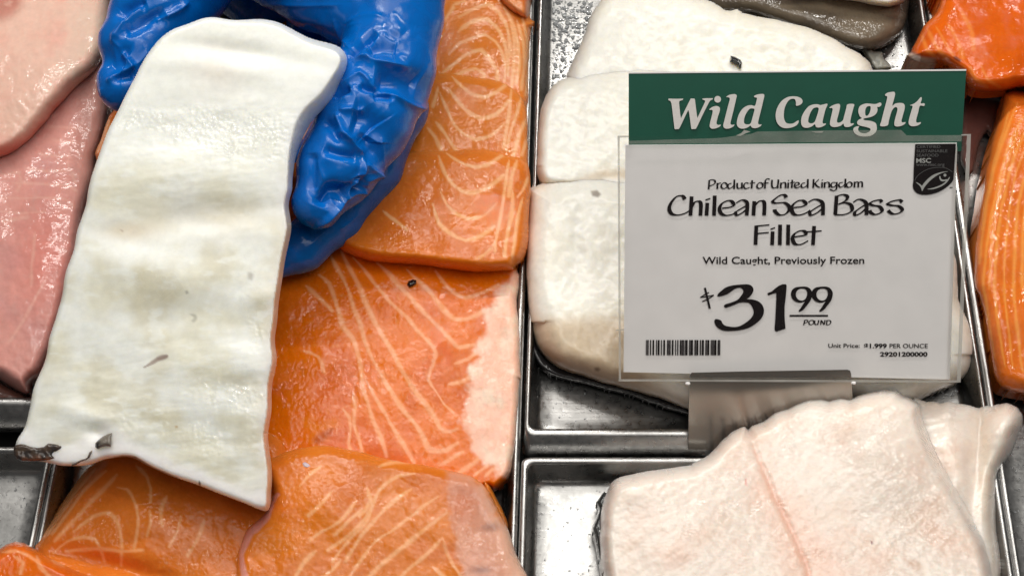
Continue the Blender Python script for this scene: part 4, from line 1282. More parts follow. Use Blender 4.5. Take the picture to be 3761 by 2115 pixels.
# folds of the loose glove: (line, half width in photo pixels, metres; minus = hollow)
folds = [
    (ZA((600, 270), (700, 210), (800, 165), (880, 150), (960, 158), (1040, 185)), 8, .0012), (ZA((640, 290), (700, 262), (780, 240)), 4, .0006), (ZA((520, 230), (560, 340), (620, 430), (700, 510)), 8, .0011),
    (ZA((970, 325), (860, 420), (760, 510), (680, 600)), 10, -.0028), (ZA((985, 355), (850, 470), (740, 560), (680, 620)), 8, .0014), (ZA((850, 540), (1000, 490), (1170, 510)), 26, -.0030),
    (ZA((690, 625), (780, 585), (860, 575), (950, 620), (1050, 640), (1180, 665), (1285, 690)), 9, .0018), (ZA((1285, 690), (1290, 620), (1230, 560)), 10, .0010), (ZA((1060, 260), (1100, 350), (1200, 370), (1260, 320)), 12, -.0010),
    (ZA((570, 885), (680, 820), (790, 750), (830, 775), (870, 820), (890, 850)), 7, .0013), (ZA((920, 830), (1080, 830), (1250, 830), (1400, 880)), 34, -.0034), (ZA((560, 890), (650, 876), (735, 880)), 6, .0011), (ZA((735, 880), (700, 920), (620, 985), (520, 1022)), 8, .0014),
    (ZA((700, 900), (640, 925), (580, 955), (530, 990)), 12, -.0030), (ZA((770, 860), (850, 905), (940, 925)), 9, -.0020), (ZA((880, 860), (960, 905), (950, 935), (880, 955)), 5, .0010), (ZA((960, 935), (1060, 950), (1130, 970), (1250, 1050), (1350, 1090), (1445, 1100)), 8, .0020),
    (ZA((920, 985), (1000, 968), (1100, 985)), 9, -.0020), (ZA((1050, 1060), (1120, 1040), (1140, 990)), 10, .0010), (ZA((690, 1180), (850, 1220), (950, 1330)), 42, -.0042), (ZA((550, 1135), (565, 1220), (620, 1350), (720, 1440)), 9, .0018), (ZA((560, 1130), (660, 1120), (800, 1110)), 10, .0014), (ZA((400, 1230), (480, 1300), (560, 1400)), 14, -.0018),
    (ZB((540, -10), (650, 60), (740, 140), (835, 205)), 9, .0020), (ZB((900, 60), (860, 120), (900, 200)), 30, -.0028), (ZB((420, 165), (600, 225), (750, 250)), 14, -.0022), (ZB((430, 260), (620, 290), (780, 250)), 12, .0012), (ZB((320, 200), (330, 350), (330, 560)), 14, -.0014), (ZB((370, 260), (400, 380), (440, 480), (370, 560)), 9, .0012),
    (ZB((560, 500), (680, 490), (790, 440)), 10, .0012), (ZB((390, 740), (430, 650), (490, 580), (600, 590), (660, 570)), 22, -.0040), (ZB((340, 930), (480, 830), (600, 700), (660, 640), (700, 560), (800, 430), (835, 260)), 6, .0022), (ZB((650, 650), (750, 612), (835, 590)), 5, .0014), (ZB((850, 300), (900, 370), (960, 410)), 8, .0016), (ZB((980, 440), (1020, 330), (1010, 100)), 6, .0012), (ZB((850, 560), (860, 480), (960, 420)), 7, .0014), (ZB((770, 420), (800, 500), (760, 560)), 16, -.0028),
    (ZB((300, 1100), (400, 1010), (520, 920)), 9, .0010), (ZB((580, 940), (680, 870), (760, 810)), 9, .0010),
    (ZC((660, 55), (540, 130), (420, 230), (330, 340), (240, 480)), 9, .0018), (ZC((660, 35), (560, 65), (450, 120), (360, 190)), 16, -.0024), (ZC((1170, 10), (1060, 110), (900, 195), (760, 250)), 9, .0015), (ZC((900, 165), (700, 240), (500, 335), (390, 375)), 18, -.0024), (ZC((320, 610), (400, 700), (470, 800)), 8, .0018), (ZC((420, 760), (330, 730), (220, 770), (150, 720)), 34, -.0036), (ZC((510, 805), (380, 862), (250, 905), (200, 960)), 9, .0018), (ZC((490, 790), (560, 760), (660, 650)), 8, .0012), (ZC((500, 920), (400, 930), (300, 945)), 12, -.0014), (ZC((105, 1050), (108, 1160)), 8, .0008), (ZC((250, 380), (240, 480), (300, 560)), 8, .0010),
    (ZC((1100, 60), (1000, 60), (880, 100)), 14, -.0010), (Z1((2440, 130), (2470, 220), (2520, 310)), 8, .0008), (Z1((1900, 30), (2100, 42), (2300, 45), (2500, 40)), 8, .0010), (Z1((2000, 100), (2200, 150), (2400, 190)), 16, .0012),
    (Z2((900, 60), (960, 160), (1060, 200)), 16, -.0012), (Z2((1060, 260), (1140, 360), (1170, 480)), 16, .0010), (Z2((880, 170), (840, 220), (900, 260)), 12, -.0012),
]
dsp = np.zeros(nv)
front = (GN @ FWD) < .35
folds = [(l, wd * 1.4, amp * 1.3) if abs(amp) >= .0013 else (l, wd * 1.15, amp * .45) for l, wd, amp in folds]
for l, wd, amp in folds:
    l = resample(l, 14, False)
    lo2, hi2 = l.min(0) - wd * 5, l.max(0) + wd * 5
    m = np.where(((GP >= lo2) & (GP <= hi2)).all(1) & front)[0]
    if not len(m):
        continue
    d, _, _, t = seg_dist(GP[m], l, False)
    e = np.clip(np.minimum(t, 1 - t) / .18, .15, 1)
    prof = np.exp(-(d / wd) ** 2) if amp < 0 else np.exp(-np.abs(d / wd) ** 1.5)
    dsp[m] += amp * prof * e
dsp += 0.0007 * fbm(GP[:, 0] + GV[:, 2] * 4000, GP[:, 1], 130, 91, 2) + .00004 * fbm(GP[:, 0], GP[:, 1] + GV[:, 2] * 6000, 34, 95, 3)
GV = GV + GN * dsp[:, None]
hand_org = GV.mean(0)
me.vertices.foreach_set('co', (GV - hand_org).ravel())
me.update()
me.polygons.foreach_set('use_smooth', np.ones(len(me.polygons), bool))
me.name = 'gloved_hand'


def glove_mat():
    m, nt, b = nodes('blue_nitrile')
    L = nt.links.new
    tc = N(nt, 'ShaderNodeTexCoord')
    n1 = N(nt, 'ShaderNodeTexNoise', Scale=120.0, Detail=6.0, Roughness=0.6, Distortion=1.0)
    n2 = N(nt, 'ShaderNodeTexNoise', Scale=900.0, Detail=3.0)
    L(tc.outputs['Object'], n1.inputs['Vector'])
    L(tc.outputs['Object'], n2.inputs['Vector'])
    cr = N(nt, 'ShaderNodeValToRGB')
    cr.color_ramp.elements[0].position, cr.color_ramp.elements[0].color = 0.25, (0.0, 0.105, 0.44, 1)
    cr.color_ramp.elements[1].position, cr.color_ramp.elements[1].color = 0.8, (0.0, 0.150, 0.57, 1)
    L(n1.outputs['Fac'], cr.inputs[0])
    L(cr.outputs[0], b.inputs['Base Color'])
    rr = N(nt, 'ShaderNodeMapRange')
    rr.inputs[1].default_value, rr.inputs[2].default_value, rr.inputs[3].default_value, rr.inputs[4].default_value = 0.42, 0.62, 0.30, 0.14
    L(n1.outputs['Fac'], rr.inputs[0])
    L(rr.outputs[0], b.inputs['Roughness'])
    b.inputs['Specular IOR Level'].default_value = 0.35
    ad = N(nt, 'ShaderNodeMath', operation='MULTIPLY_ADD')
    L(n1.outputs['Fac'], ad.inputs[0])
    ad.inputs[1].default_value = 1.0
    L(n2.outputs['Fac'], ad.inputs[2])
    bp = N(nt, 'ShaderNodeBump', Strength=0.03, Distance=0.0008)
    L(ad.outputs[0], bp.inputs['Height'])
    L(bp.outputs[0], b.inputs['Normal'])
    return m


me.materials.clear()
me.materials.append(glove_mat())
hand = bpy.data.objects.new('gloved_hand', me)
COL.objects.link(hand)
hand.location = hand_org
tag(hand, 'hand in a wrinkled blue nitrile glove gripping the held white fillet', 'gloved hand')
# ---------------------------------------------------------------- the price sign
M_PAPER = plain('white_card', (0.90, 0.88, 0.87), 0.6, noise=0.035, scale=90)
M_GREEN = plain('green_print', tuple(lin(8, 80, 62)), 0.45, noise=0.05, scale=120)
M_INK = plain('black_ink', (0.012, 0.009, 0.010), 0.8, spec=0.08)
M_INKG = plain('grey_ink', (0.055, 0.050, 0.052), 0.8, spec=0.08)
M_CREAM = plain('pale_print', (0.74, 0.71, 0.68), 0.5, noise=0.05, scale=700)
M_DIM = plain('dim_print', (0.11, 0.11, 0.11), 0.5)
M_MID = plain('silver_print', (0.42, 0.43, 0.41), 0.5)
M_PLATE = plain('satin_grey_plate', (0.33, 0.305, 0.275), 0.22, metallic=0.85, noise=0.05, scale=40)


def clear_mat(name, a, tint):
    m, nt, b = nodes(name)
    L = nt.links.new
    tr = N(nt, 'ShaderNodeBsdfTransparent')
    tr.inputs[0].default_value = (*tint, 1)
    tc = N(nt, 'ShaderNodeTexCoord')
    nn = N(nt, 'ShaderNodeTexNoise', Scale=70.0, Detail=5.0)
    L(tc.outputs['Object'], nn.inputs['Vector'])
    rr = N(nt, 'ShaderNodeMapRange')
    rr.inputs[1].default_value, rr.inputs[2].default_value, rr.inputs[3].default_value, rr.inputs[4].default_value = 0.3, 0.75, a * 0.7, a * 1.3
    L(nn.outputs['Fac'], rr.inputs[0])
    mx = N(nt, 'ShaderNodeMixShader')
    L(rr.outputs[0], mx.inputs[0])
    L(tr.outputs[0], mx.inputs[1])
    b.inputs['Base Color'].default_value = (0.72, 0.70, 0.66, 1)
    b.inputs['Roughness'].default_value = 0.2
    L(b.outputs[0], mx.inputs[2])
    L(mx.outputs[0], nt.nodes['Material Output'].inputs['Surface'])
    return m


M_CLEAR = clear_mat('clear_plastic', 0.004, (0.97, 0.97, 0.97))
M_EDGE = clear_mat('clear_plastic_edge', 0.42, (0.9, 0.9, 0.88))
M_GLEAM = clear_mat('plastic_gleam', 0.12, (0.93, 0.95, 0.93))


def ZSIGN(y):
    return inv_plane(y, 266, .5515, 1366, .5712)


def on_sign(p, off):
    p = np.asarray(p, float)
    return at_depth(p, ZSIGN(p[:, 1]) - off)


sign = empty('price_sign', on_sign([(2880, 1640)], 0)[0], 'green and white price sign in a clear holder standing over the white fish', 'price sign')


def plate(name, poly, off, thick, mat, parent, back=None, smooth_=False):
    """a flat piece of the sign, cut to a pixel outline, with its own thickness"""
    p = np.asarray(poly, float)
    A, B = on_sign(p, off), on_sign(p, off - thick)
    n = len(p)
    tri = tessellate_polygon([[Vector((x, -y, 0)) for x, y in p]])
    F = []
    for t in tri:
        a, b, c = (p[i] for i in t)
        cr = (b[0] - a[0]) * (c[1] - a[1]) - (b[1] - a[1]) * (c[0] - a[0])
        t = t if cr < 0 else t[::-1]
        F.append(tuple(t))
        F.append(tuple(i + n for i in t[::-1]))
    ar = np.sum(p[:, 0] * np.roll(p[:, 1], -1) - np.roll(p[:, 0], -1) * p[:, 1])
    for i in range(n):
        j = (i + 1) % n
        F.append((i, j, n + j, n + i) if ar > 0 else (j, i, n + i, n + j))
    return raw_mesh(name, np.concatenate([A, B]), F, mat, smooth_=smooth_, parent=parent)


def ink(name, polys, off, mat, parent):
    """flat print: each entry is [outline, hole, hole ...] in photo pixels"""
    V, F = [], []
    for k, loops in enumerate(polys):
        loops = [np.asarray(l, float) for l in loops]
        pts = np.concatenate(loops)
        tri = tessellate_polygon([[Vector((x, -y, 0)) for x, y in l] for l in loops])
        b = len(V)
        V.extend(on_sign(pts, off + .000004 * (k % 12)))
        for t in tri:
            a, bb, c = (pts[i] for i in t)
            cr = (bb[0] - a[0]) * (c[1] - a[1]) - (bb[1] - a[1]) * (c[0] - a[0])
            t = t if cr < 0 else t[::-1]
            F.append(tuple(i + b for i in t))
    return raw_mesh(name, V, F, mat, smooth_=False, parent=parent)


def sm(p, step=6):
    return resample(p, step)


def stroke(p, nib, lo_w, closed=False, ang=18.0):
    """broad nib stroke: wide when the line runs across the nib, thin along it"""
    l = resample(p, 3, closed)
    if closed:
        l = np.concatenate([l, l[:2]])
    t = np.gradient(l, axis=0)
    t /= np.linalg.norm(t, axis=1)[:, None] + 1e-9
    nb = np.array([math.cos(math.radians(ang)), -math.sin(math.radians(ang))])
    wd = np.maximum(lo_w, nib * np.abs(t[:, 0] * nb[1] - t[:, 1] * nb[0])) / 2
    nrm = np.stack([-t[:, 1], t[:, 0]], 1)
    a, b = l + nrm * wd[:, None], l - nrm * wd[:, None]
    return a, b


def strokes(name, lst, nib, lo_w, off, mat, parent, T_, ang=18.0):
    V, F = [], []
    for k, s in enumerate(lst):
        closed = s[0] == 'o'
        p = T_(*(s[1:] if closed else s))
        if closed:
            p = p[:-1] if np.allclose(p[0], p[-1]) else p
        a, b = stroke(p, nib, lo_w, closed, ang)
        n = len(a)
        base = len(V)
        V.extend(on_sign(a, off + .000006 * (k % 9)))
        V.extend(on_sign(b, off + .000006 * (k % 9)))
        for i in range(n - 1):
            F.append((base + i, base + n + i, base + n + i + 1, base + i + 1))
    o = raw_mesh(name, V, F, mat, smooth_=False, parent=parent)
    return o


def type_px(name, body, x0, x1, b0, b1, cap, off, mat, parent, bold=0.0, T_=N0):
    """set a line of plain type between two pixel columns, on a baseline, with a cap height"""
    cu = bpy.data.curves.new('t', 'FONT')
    cu.body = body
    cu.offset = bold
    cu.resolution_u = 4
    ob = bpy.data.objects.new('t', cu)
    COL.objects.link(ob)
    bpy.context.view_layer.update()
    m = bpy.data.meshes.new_from_object(ob.evaluated_get(bpy.context.evaluated_depsgraph_get()))
    V = np.array([v.co[:] for v in m.vertices])
    F = [tuple(p.vertices) for p in m.polygons]
    bpy.data.objects.remove(ob)
    bpy.data.curves.remove(cu)
    bpy.data.meshes.remove(m)
    u = (V[:, 0] - V[:, 0].min()) / np.ptp(V[:, 0])
    q = np.stack([x0 + u * (x1 - x0), b0 + u * (b1 - b0) - V[:, 1] / 0.727 * cap], 1)
    q = T_(*q)
    return raw_mesh(name, on_sign(q, off), F, mat, smooth_=False, parent=parent)


E = .0004
# header card and its words
hdr = plate('header_card', N0((2309, 271), (3549, 261), (3540, 400), (3531, 556), (2309, 556)), -.0010, -.0004 + .0008, M_GREEN, sign)
plate('card_edge', N0((2309, 266), (3549, 255), (3549, 261), (2309, 271)), -.0008, .0005, M_PAPER, hdr)
ZW, ZX = Z(2440, 300, 4.954), Z(2900, 300, 4.954)
W_ = lambda T, *p: sm(T(*p), 3)
words = [
    [ZW((72, 325), (75, 340), (110, 355), (130, 400), (150, 560), (185, 855), (195, 870), (265, 865), (285, 830), (400, 590), (435, 520), (450, 560), (490, 855), (500, 868), (572, 862), (592, 830), (700, 600), (815, 375), (840, 345), (880, 324), (884, 305), (760, 305), (692, 312), (695, 330), (745, 350), (735, 385), (602, 665), (590, 600), (557, 330), (550, 312), (480, 310), (440, 390), (302, 670), (290, 600), (268, 390), (275, 355), (335, 338), (342, 312), (220, 316), (80, 312))],
    [W_(ZW, *[(970 + 61 * math.cos(a), 325 + 61 * math.sin(a)) for a in np.arange(12) * math.pi / 6])],
    [W_(ZW, (815, 515), (860, 472), (920, 450), (970, 450), (1008, 478), (1010, 530), (975, 640), (950, 740), (955, 778), (980, 792), (1028, 785), (1020, 810), (960, 845), (890, 860), (845, 850), (825, 815), (830, 760), (860, 640), (880, 545), (868, 517))],
    [W_(ZW, (1125, 285), (1170, 250), (1230, 235), (1290, 232), (1318, 257), (1310, 300), (1250, 560), (1205, 740), (1205, 772), (1225, 790), (1278, 785), (1265, 810), (1210, 845), (1140, 860), (1090, 845), (1072, 800), (1090, 720), (1150, 480), (1190, 330), (1185, 297), (1160, 286))],
    [W_(ZW, (1628, 270), (1680, 242), (1760, 228), (1808, 232), (1820, 260), (1800, 350), (1750, 560), (1710, 720), (1708, 768), (1728, 786), (1772, 780), (1760, 805), (1700, 840), (1640, 850), (1590, 835), (1566, 800), (1530, 828), (1460, 855), (1390, 855), (1340, 825), (1318, 770), (1330, 680), (1365, 580), (1430, 492), (1510, 442), (1590, 432), (1648, 442), (1682, 330), (1682, 296), (1642, 288)),
     W_(ZW, (1600, 490), (1640, 502), (1630, 560), (1600, 670), (1575, 755), (1540, 780), (1490, 780), (1455, 760), (1450, 700), (1470, 620), (1520, 532), (1560, 496))],
    [W_(ZW, (2398, 440), (2395, 380), (2375, 325), (2330, 315), (2280, 332), (2230, 390), (2190, 480), (2175, 580), (2180, 680), (2215, 750), (2280, 770), (2350, 760), (2400, 728), (2442, 708), (2440, 750), (2400, 800), (2320, 836), (2220, 850), (2140, 835), (2080, 790), (2040, 720), (2025, 620), (2040, 520), (2085, 420), (2150, 342), (2240, 287), (2340, 270), (2430, 280), (2490, 310), (2515, 350), (2505, 395), (2460, 430))],
    [W_(ZX, (690, 412), (650, 520), (610, 680), (600, 745), (615, 768), (662, 763), (655, 785), (600, 820), (530, 838), (480, 825), (460, 778), (400, 820), (320, 843), (250, 830), (215, 780), (210, 700), (230, 620), (280, 530), (350, 452), (430, 420), (510, 415), (562, 430), (620, 417)),
     W_(ZX, (440, 485), (500, 472), (530, 490), (515, 570), (480, 680), (455, 735), (420, 760), (370, 760), (340, 735), (345, 670), (370, 590), (400, 530))],
    [W_(ZX, (722, 482), (770, 442), (850, 412), (908, 412), (920, 450), (895, 580), (865, 690), (865, 740), (885, 752), (930, 740), (970, 705), (990, 640), (1030, 490), (1055, 417), (1172, 412), (1165, 470), (1120, 640), (1105, 730), (1115, 764), (1172, 760), (1160, 785), (1100, 820), (1040, 830), (995, 815), (980, 767), (930, 805), (850, 828), (780, 825), (740, 795), (735, 740), (760, 620), (785, 505), (775, 484))],
    [W_(ZX, (1260, 590), (1250, 540), (1265, 470), (1310, 427), (1390, 402), (1470, 405), (1540, 412), (1590, 405), (1640, 384), (1668, 395), (1668, 435), (1625, 465), (1592, 462), (1600, 500), (1590, 560), (1550, 610), (1480, 645), (1390, 665), (1350, 675), (1340, 690), (1370, 705), (1480, 720), (1560, 752), (1585, 810), (1585, 880), (1550, 940), (1470, 990), (1370, 1002), (1270, 990), (1195, 950), (1160, 890), (1170, 845), (1215, 820), (1265, 815), (1250, 850), (1250, 890), (1290, 930), (1360, 945), (1430, 925), (1470, 890), (1465, 855), (1400, 830), (1290, 805), (1240, 780), (1228, 740), (1260, 695), (1315, 668), (1282, 640)),
     W_(ZX, (1430, 450), (1470, 452), (1475, 500), (1455, 570), (1420, 620), (1385, 620), (1375, 570), (1380, 510), (1400, 467))],
    [W_(ZX, (1736, 240), (1780, 207), (1860, 190), (1908, 192), (1920, 230), (1900, 320), (1870, 440), (1920, 405), (2000, 390), (2068, 400), (2095, 440), (2090, 510), (2055, 640), (2035, 720), (2045, 745), (2112, 740), (2105, 765), (2040, 805), (1960, 820), (1915, 805), (1905, 760), (1925, 660), (1960, 530), (1960, 482), (1930, 465), (1890, 490), (1850, 560), (1810, 700), (1780, 800), (1652, 810), (1670, 720), (1720, 520), (1770, 330), (1775, 272), (1745, 262))],
    [W_(ZX, (2190, 435), (2260, 405), (2320, 360), (2370, 302), (2400, 284), (2405, 320), (2388, 398), (2452, 398), (2450, 445), (2372, 445), (2340, 560), (2305, 690), (2305, 740), (2325, 752), (2392, 740), (2385, 765), (2330, 800), (2250, 815), (2190, 800), (2165, 750), (2180, 660), (2220, 520), (2238, 447))],
]
ink('lettering', words, .0002 - .0010 + .0004 + .0001, M_CREAM, hdr)

# white price card
card = plate('price_card', N0((2297, 540), (3514, 532), (3488, 1393), (2290, 1366)), 0.0, .0003, M_PAPER, sign)
ea = on_sign(N0((2297, 534), (3514, 526), (3514, 532), (2297, 540)), 0.0)
eb = on_sign(N0((2297, 532), (3514, 524)), -.0016)
raw_mesh('card_edge', np.concatenate([eb, ea]), [(0, 2, 3, 1), (2, 5, 4, 3)], M_PAPER, smooth_=False, parent=card)
ZP, ZQ = Z(2540, 630, 3.68), Z(2540, 920, 3.68)
origin_line = [
    ((240, 118), (232, 240)), ((232, 125), (270, 112), (312, 120), (320, 150), (290, 180), (245, 195)), ((350, 155), (348, 238)), ((350, 182), (375, 158), (400, 158)), ('o', (440, 150), (405, 180), (405, 215), (435, 232), (475, 215), (482, 180), (455, 152)),
    ((542, 160), (505, 170), (490, 205), (510, 230), (545, 215), (572, 188)), ((580, 110), (575, 237)), ((618, 155), (618, 210), (635, 230), (665, 220), (682, 198)), ((682, 150), (680, 234)), ((772, 162), (735, 152), (710, 180), (710, 215), (740, 232), (785, 215)), ((820, 118), (812, 230)), ((785, 160), (862, 150)),
    ('o', (920, 150), (888, 180), (888, 215), (915, 230), (955, 212), (962, 178), (940, 152)), ((1058, 107), (1025, 98), (1000, 120), (995, 170), (992, 230)), ((965, 160), (1042, 152)), ((1090, 113), (1085, 170), (1095, 215), (1130, 222), (1160, 200), (1172, 150), (1174, 108)), ((1166, 190), (1166, 226)),
    ((1210, 150), (1205, 227)), ((1210, 175), (1240, 150), (1265, 152), (1272, 180), (1270, 227)), ((1308, 150), (1305, 225)), ((1304, 126), (1320, 120)), ((1362, 113), (1355, 224)), ((1330, 155), (1402, 145)), ((1395, 190), (1450, 180), (1450, 155), (1420, 148), (1395, 175), (1395, 205), (1425, 222), (1468, 205)),
    ((1537, 155), (1500, 160), (1482, 190), (1500, 218), (1540, 205), (1566, 178)), ((1573, 103), (1570, 224)), ((1651, 103), (1645, 224)), ((1722, 105), (1665, 162)), ((1665, 158), (1700, 200), (1738, 217)), ((1765, 145), (1762, 220)), ((1760, 120), (1778, 114)), ((1800, 145), (1798, 220)), ((1800, 170), (1830, 145), (1855, 150), (1862, 180), (1860, 220)),
    ((1947, 150), (1905, 150), (1885, 185), (1905, 212), (1940, 200), (1962, 170)), ((1963, 143), (1962, 210), (1950, 248), (1915, 257), (1868, 240)), ((2047, 148), (2005, 155), (1990, 185), (2010, 212), (2045, 200), (2071, 173)), ((2081, 98), (2076, 217)), ('o', (2130, 142), (2098, 170), (2098, 200), (2125, 215), (2160, 200), (2168, 165), (2145, 143)),
    ((2205, 138), (2202, 214)), ((2205, 165), (2230, 140), (2250, 145), (2255, 175), (2253, 214)), ((2255, 165), (2280, 140), (2303, 145), (2308, 175), (2306, 214))]
strokes('lettering', origin_line, 7.2, 3.4, E, M_INK, card, ZP)
name_line = [
    ((632, 464), (612, 440), (570, 445), (530, 490), (516, 535), (535, 570), (580, 580), (630, 568), (668, 546)), ((681, 443), (672, 584)), ((681, 520), (705, 485), (735, 480), (749, 500), (745, 584)), ((796, 490), (790, 583)), ((782, 470), (818, 458)), ((851, 437), (845, 584)),
    ((905, 530), (965, 522), (990, 505), (975, 480), (945, 475), (905, 495), (886, 530), (896, 565), (930, 582), (980, 575), (1012, 553)), ((1008, 492), (1050, 470), (1085, 485), (1090, 520), (1085, 582)), ((1085, 510), (1040, 535), (1005, 560), (1015, 580), (1050, 565), (1086, 535)), ((1141, 478), (1135, 583)), ((1140, 515), (1175, 480), (1205, 478), (1216, 500), (1213, 582)),
    ((1376, 452), (1365, 435), (1340, 432), (1305, 452), (1276, 482), (1300, 492), (1360, 490), (1395, 515), (1395, 545), (1365, 575), (1325, 578), (1295, 555), (1290, 538)), ((1430, 525), (1490, 518), (1520, 500), (1500, 475), (1465, 475), (1430, 500), (1415, 530), (1430, 570), (1470, 580), (1520, 565), (1552, 543)), ((1538, 487), (1580, 465), (1625, 475), (1645, 500), (1645, 580)), ((1642, 500), (1590, 530), (1550, 560), (1560, 580), (1600, 565), (1642, 530)),
    ((1746, 438), (1736, 577)), ((1733, 447), (1790, 430), (1825, 445), (1810, 475), (1758, 502)), ((1760, 500), (1810, 490), (1850, 505), (1860, 540), (1835, 565), (1790, 578), (1730, 576)), ((1868, 487), (1905, 465), (1945, 475), (1965, 500), (1965, 580)), ((1963, 500), (1915, 530), (1880, 560), (1885, 580), (1920, 568), (1963, 530)),
    ((2078, 486), (2066, 471), (2050, 470), (2010, 480), (1990, 498), (2020, 510), (2060, 518), (2080, 545), (2060, 568), (2025, 575), (1995, 560), (1988, 545)), ((2228, 486), (2212, 471), (2195, 470), (2150, 480), (2120, 498), (2150, 508), (2200, 515), (2228, 540), (2205, 565), (2165, 572), (2135, 558), (2124, 545)),
    ((1156, 660), (1150, 798)), ((1143, 662), (1252, 652)), ((1155, 716), (1248, 708)), ((1276, 700), (1272, 800)), ((1260, 684), (1294, 673)), ((1331, 650), (1328, 800)), ((1391, 650), (1388, 800)), ((1430, 740), (1495, 732), (1520, 722), (1510, 700), (1480, 695), (1440, 715), (1422, 750), (1440, 790), (1485, 795), (1537, 768)), ((1581, 660), (1572, 800)), ((1512, 704), (1636, 696))]
strokes('lettering', name_line, 15.0, 5.0, E, M_INK, card, Z6)
type_px('lettering', 'Wild Caught, Previously Frozen', 148, 2335, 181, 178, 100, E, M_INK, card, .014, ZQ)
three = sm(ZQ((350, 620), (355, 590), (400, 545), (470, 495), (560, 470), (680, 458), (770, 458), (820, 485), (838, 530), (820, 580), (780, 630), (752, 656), (820, 660), (890, 680), (945, 720), (975, 780), (975, 850), (940, 920), (870, 985), (780, 1040), (680, 1070), (580, 1085), (460, 1085), (380, 1060), (330, 1015), (308, 965), (315, 932), (345, 925), (400, 945), (420, 985), (460, 1015), (540, 1030), (620, 1028), (690, 1000), (770, 945), (820, 890), (840, 830), (820, 760), (780, 712), (720, 700), (650, 705), (580, 735), (510, 760), (455, 775), (437, 747), (460, 725), (540, 700), (620, 665), (670, 610), (700, 560), (695, 525), (660, 505), (610, 510), (560, 535), (500, 580), (440, 605), (380, 620)), 4)
one = ZQ((1025, 580), (1035, 570), (1080, 555), (1130, 512), (1180, 475), (1230, 455), (1278, 455), (1285, 475), (1285, 490), (1275, 620), (1258, 760), (1258, 900), (1270, 1055), (1220, 1070), (1150, 1095), (1125, 1080), (1122, 1040), (1130, 960), (1138, 800), (1145, 650), (1145, 572), (1100, 585), (1040, 608), (1030, 597))
nine = lambda dx: [sm(ZQ(*[(a + dx, b) for a, b in ((1540, 487), (1590, 505), (1625, 550), (1630, 600), (1610, 670), (1560, 740), (1510, 800), (1460, 828), (1445, 815), (1480, 770), (1510, 720), (1532, 690), (1480, 705), (1420, 695), (1370, 660), (1345, 610), (1350, 550), (1390, 505), (1450, 490))]), 4),
                   sm(ZQ(*[(a + dx, b) for a, b in ((1490, 515), (1535, 522), (1560, 550), (1562, 600), (1540, 650), (1500, 675), (1450, 665), (1418, 630), (1410, 580), (1430, 540), (1460, 520))]), 4)]
ink('price', [[three], [one], nine(0), nine(278), [ZQ((1325, 868), (1845, 868), (1845, 892), (1325, 892))]], E, M_INK, card)
strokes('price', [((180, 503), (247, 783)), ((236, 566), (190, 588), (118, 634)), ((118, 632), (200, 622), (302, 602)), ((302, 603), (230, 650), (145, 690))], 8.0, 4.2, E, M_INK, card, ZQ, ang=8)
strokes('lettering', [((1531, 938), (1515, 1008)), ((1522, 945), (1560, 938), (1572, 960), (1528, 982)), ('o', (1620, 940), (1588, 962), (1592, 992), (1622, 1000), (1652, 978), (1648, 948)), ((1668, 943), (1665, 985), (1685, 1000), (1710, 985), (1718, 940)), ((1708, 980), (1708, 1003)), ((1745, 1004), (1752, 940)), ((1752, 942), (1795, 1000)), ((1795, 1000), (1804, 938)), ((1832, 938), (1825, 1004)), ((1822, 944), (1870, 945), (1883, 970), (1860, 998), (1822, 1002))], 5.2, 3.0, E, M_INK, card, ZQ)
ZU = Z(3000, 1230, 4.6836)
type_px('lettering', 'Unit Price:', 198, 738, 216, 217, 72, E, M_INK, card, .016, ZU)
type_px('lettering', '$1.999', 812, 1205, 222, 222, 76, E, M_INK, card, .034, ZU)
type_px('lettering', 'PER OUNCE', 1252, 1910, 221, 221, 74, E, M_INK, card, .012, ZU)
type_px('lettering', '29201200000', 1088, 1905, 364, 364, 74, E, M_INK, card, .036, ZU)
ZK = Z(2250, 1200, 5.8545)
bars = [(718, 735, 1), (742, 778, 0), (805, 830, 1), (860, 895, 1), (935, 958, 0), (972, 1012, 1), (1040, 1062, 0), (1092, 1130, 1), (1172, 1196, 1), (1200, 1222, 0), (1226, 1250, 1), (1275, 1312, 1), (1345, 1368, 0), (1390, 1418, 0), (1448, 1480, 1), (1484, 1540, 0), (1552, 1572, 0), (1575, 1615, 1), (1645, 1680, 0), (1684, 1730, 1), (1760, 1800, 0), (1806, 1845, 1), (1875, 1905, 0), (1920, 1965, 1), (1995, 2030, 0), (2036, 2080, 1), (2110, 2135, 0), (2140, 2180, 0), (2186, 2235, 1), (2260, 2285, 1), (2288, 2318, 0)]
for k in (1, 0):
    ink('barcode', [[ZK((a, 282), (b, 282), (b - 3, 608), (a - 3, 608))] for a, b, q in bars if q == k], E, M_INK if k else M_INKG, card)
ZM = Z(3300, 500, 6.036)
badge = ink('badge', [[sm(ZM((372, 182), (372, 181), (800, 178), (1262, 173), (1274, 190), (1272, 230), (1250, 500), (1222, 930), (1200, 1000), (1120, 1090), (1000, 1180), (860, 1250), (700, 1292), (560, 1300), (440, 1275), (360, 1215), (322, 1140), (320, 1060), (330, 1000), (340, 700)), 4)], [ZM((1135, 1130), (1200, 1132), (1205, 1150), (1140, 1150))]], E, M_INK, card)
B2 = E + .00012
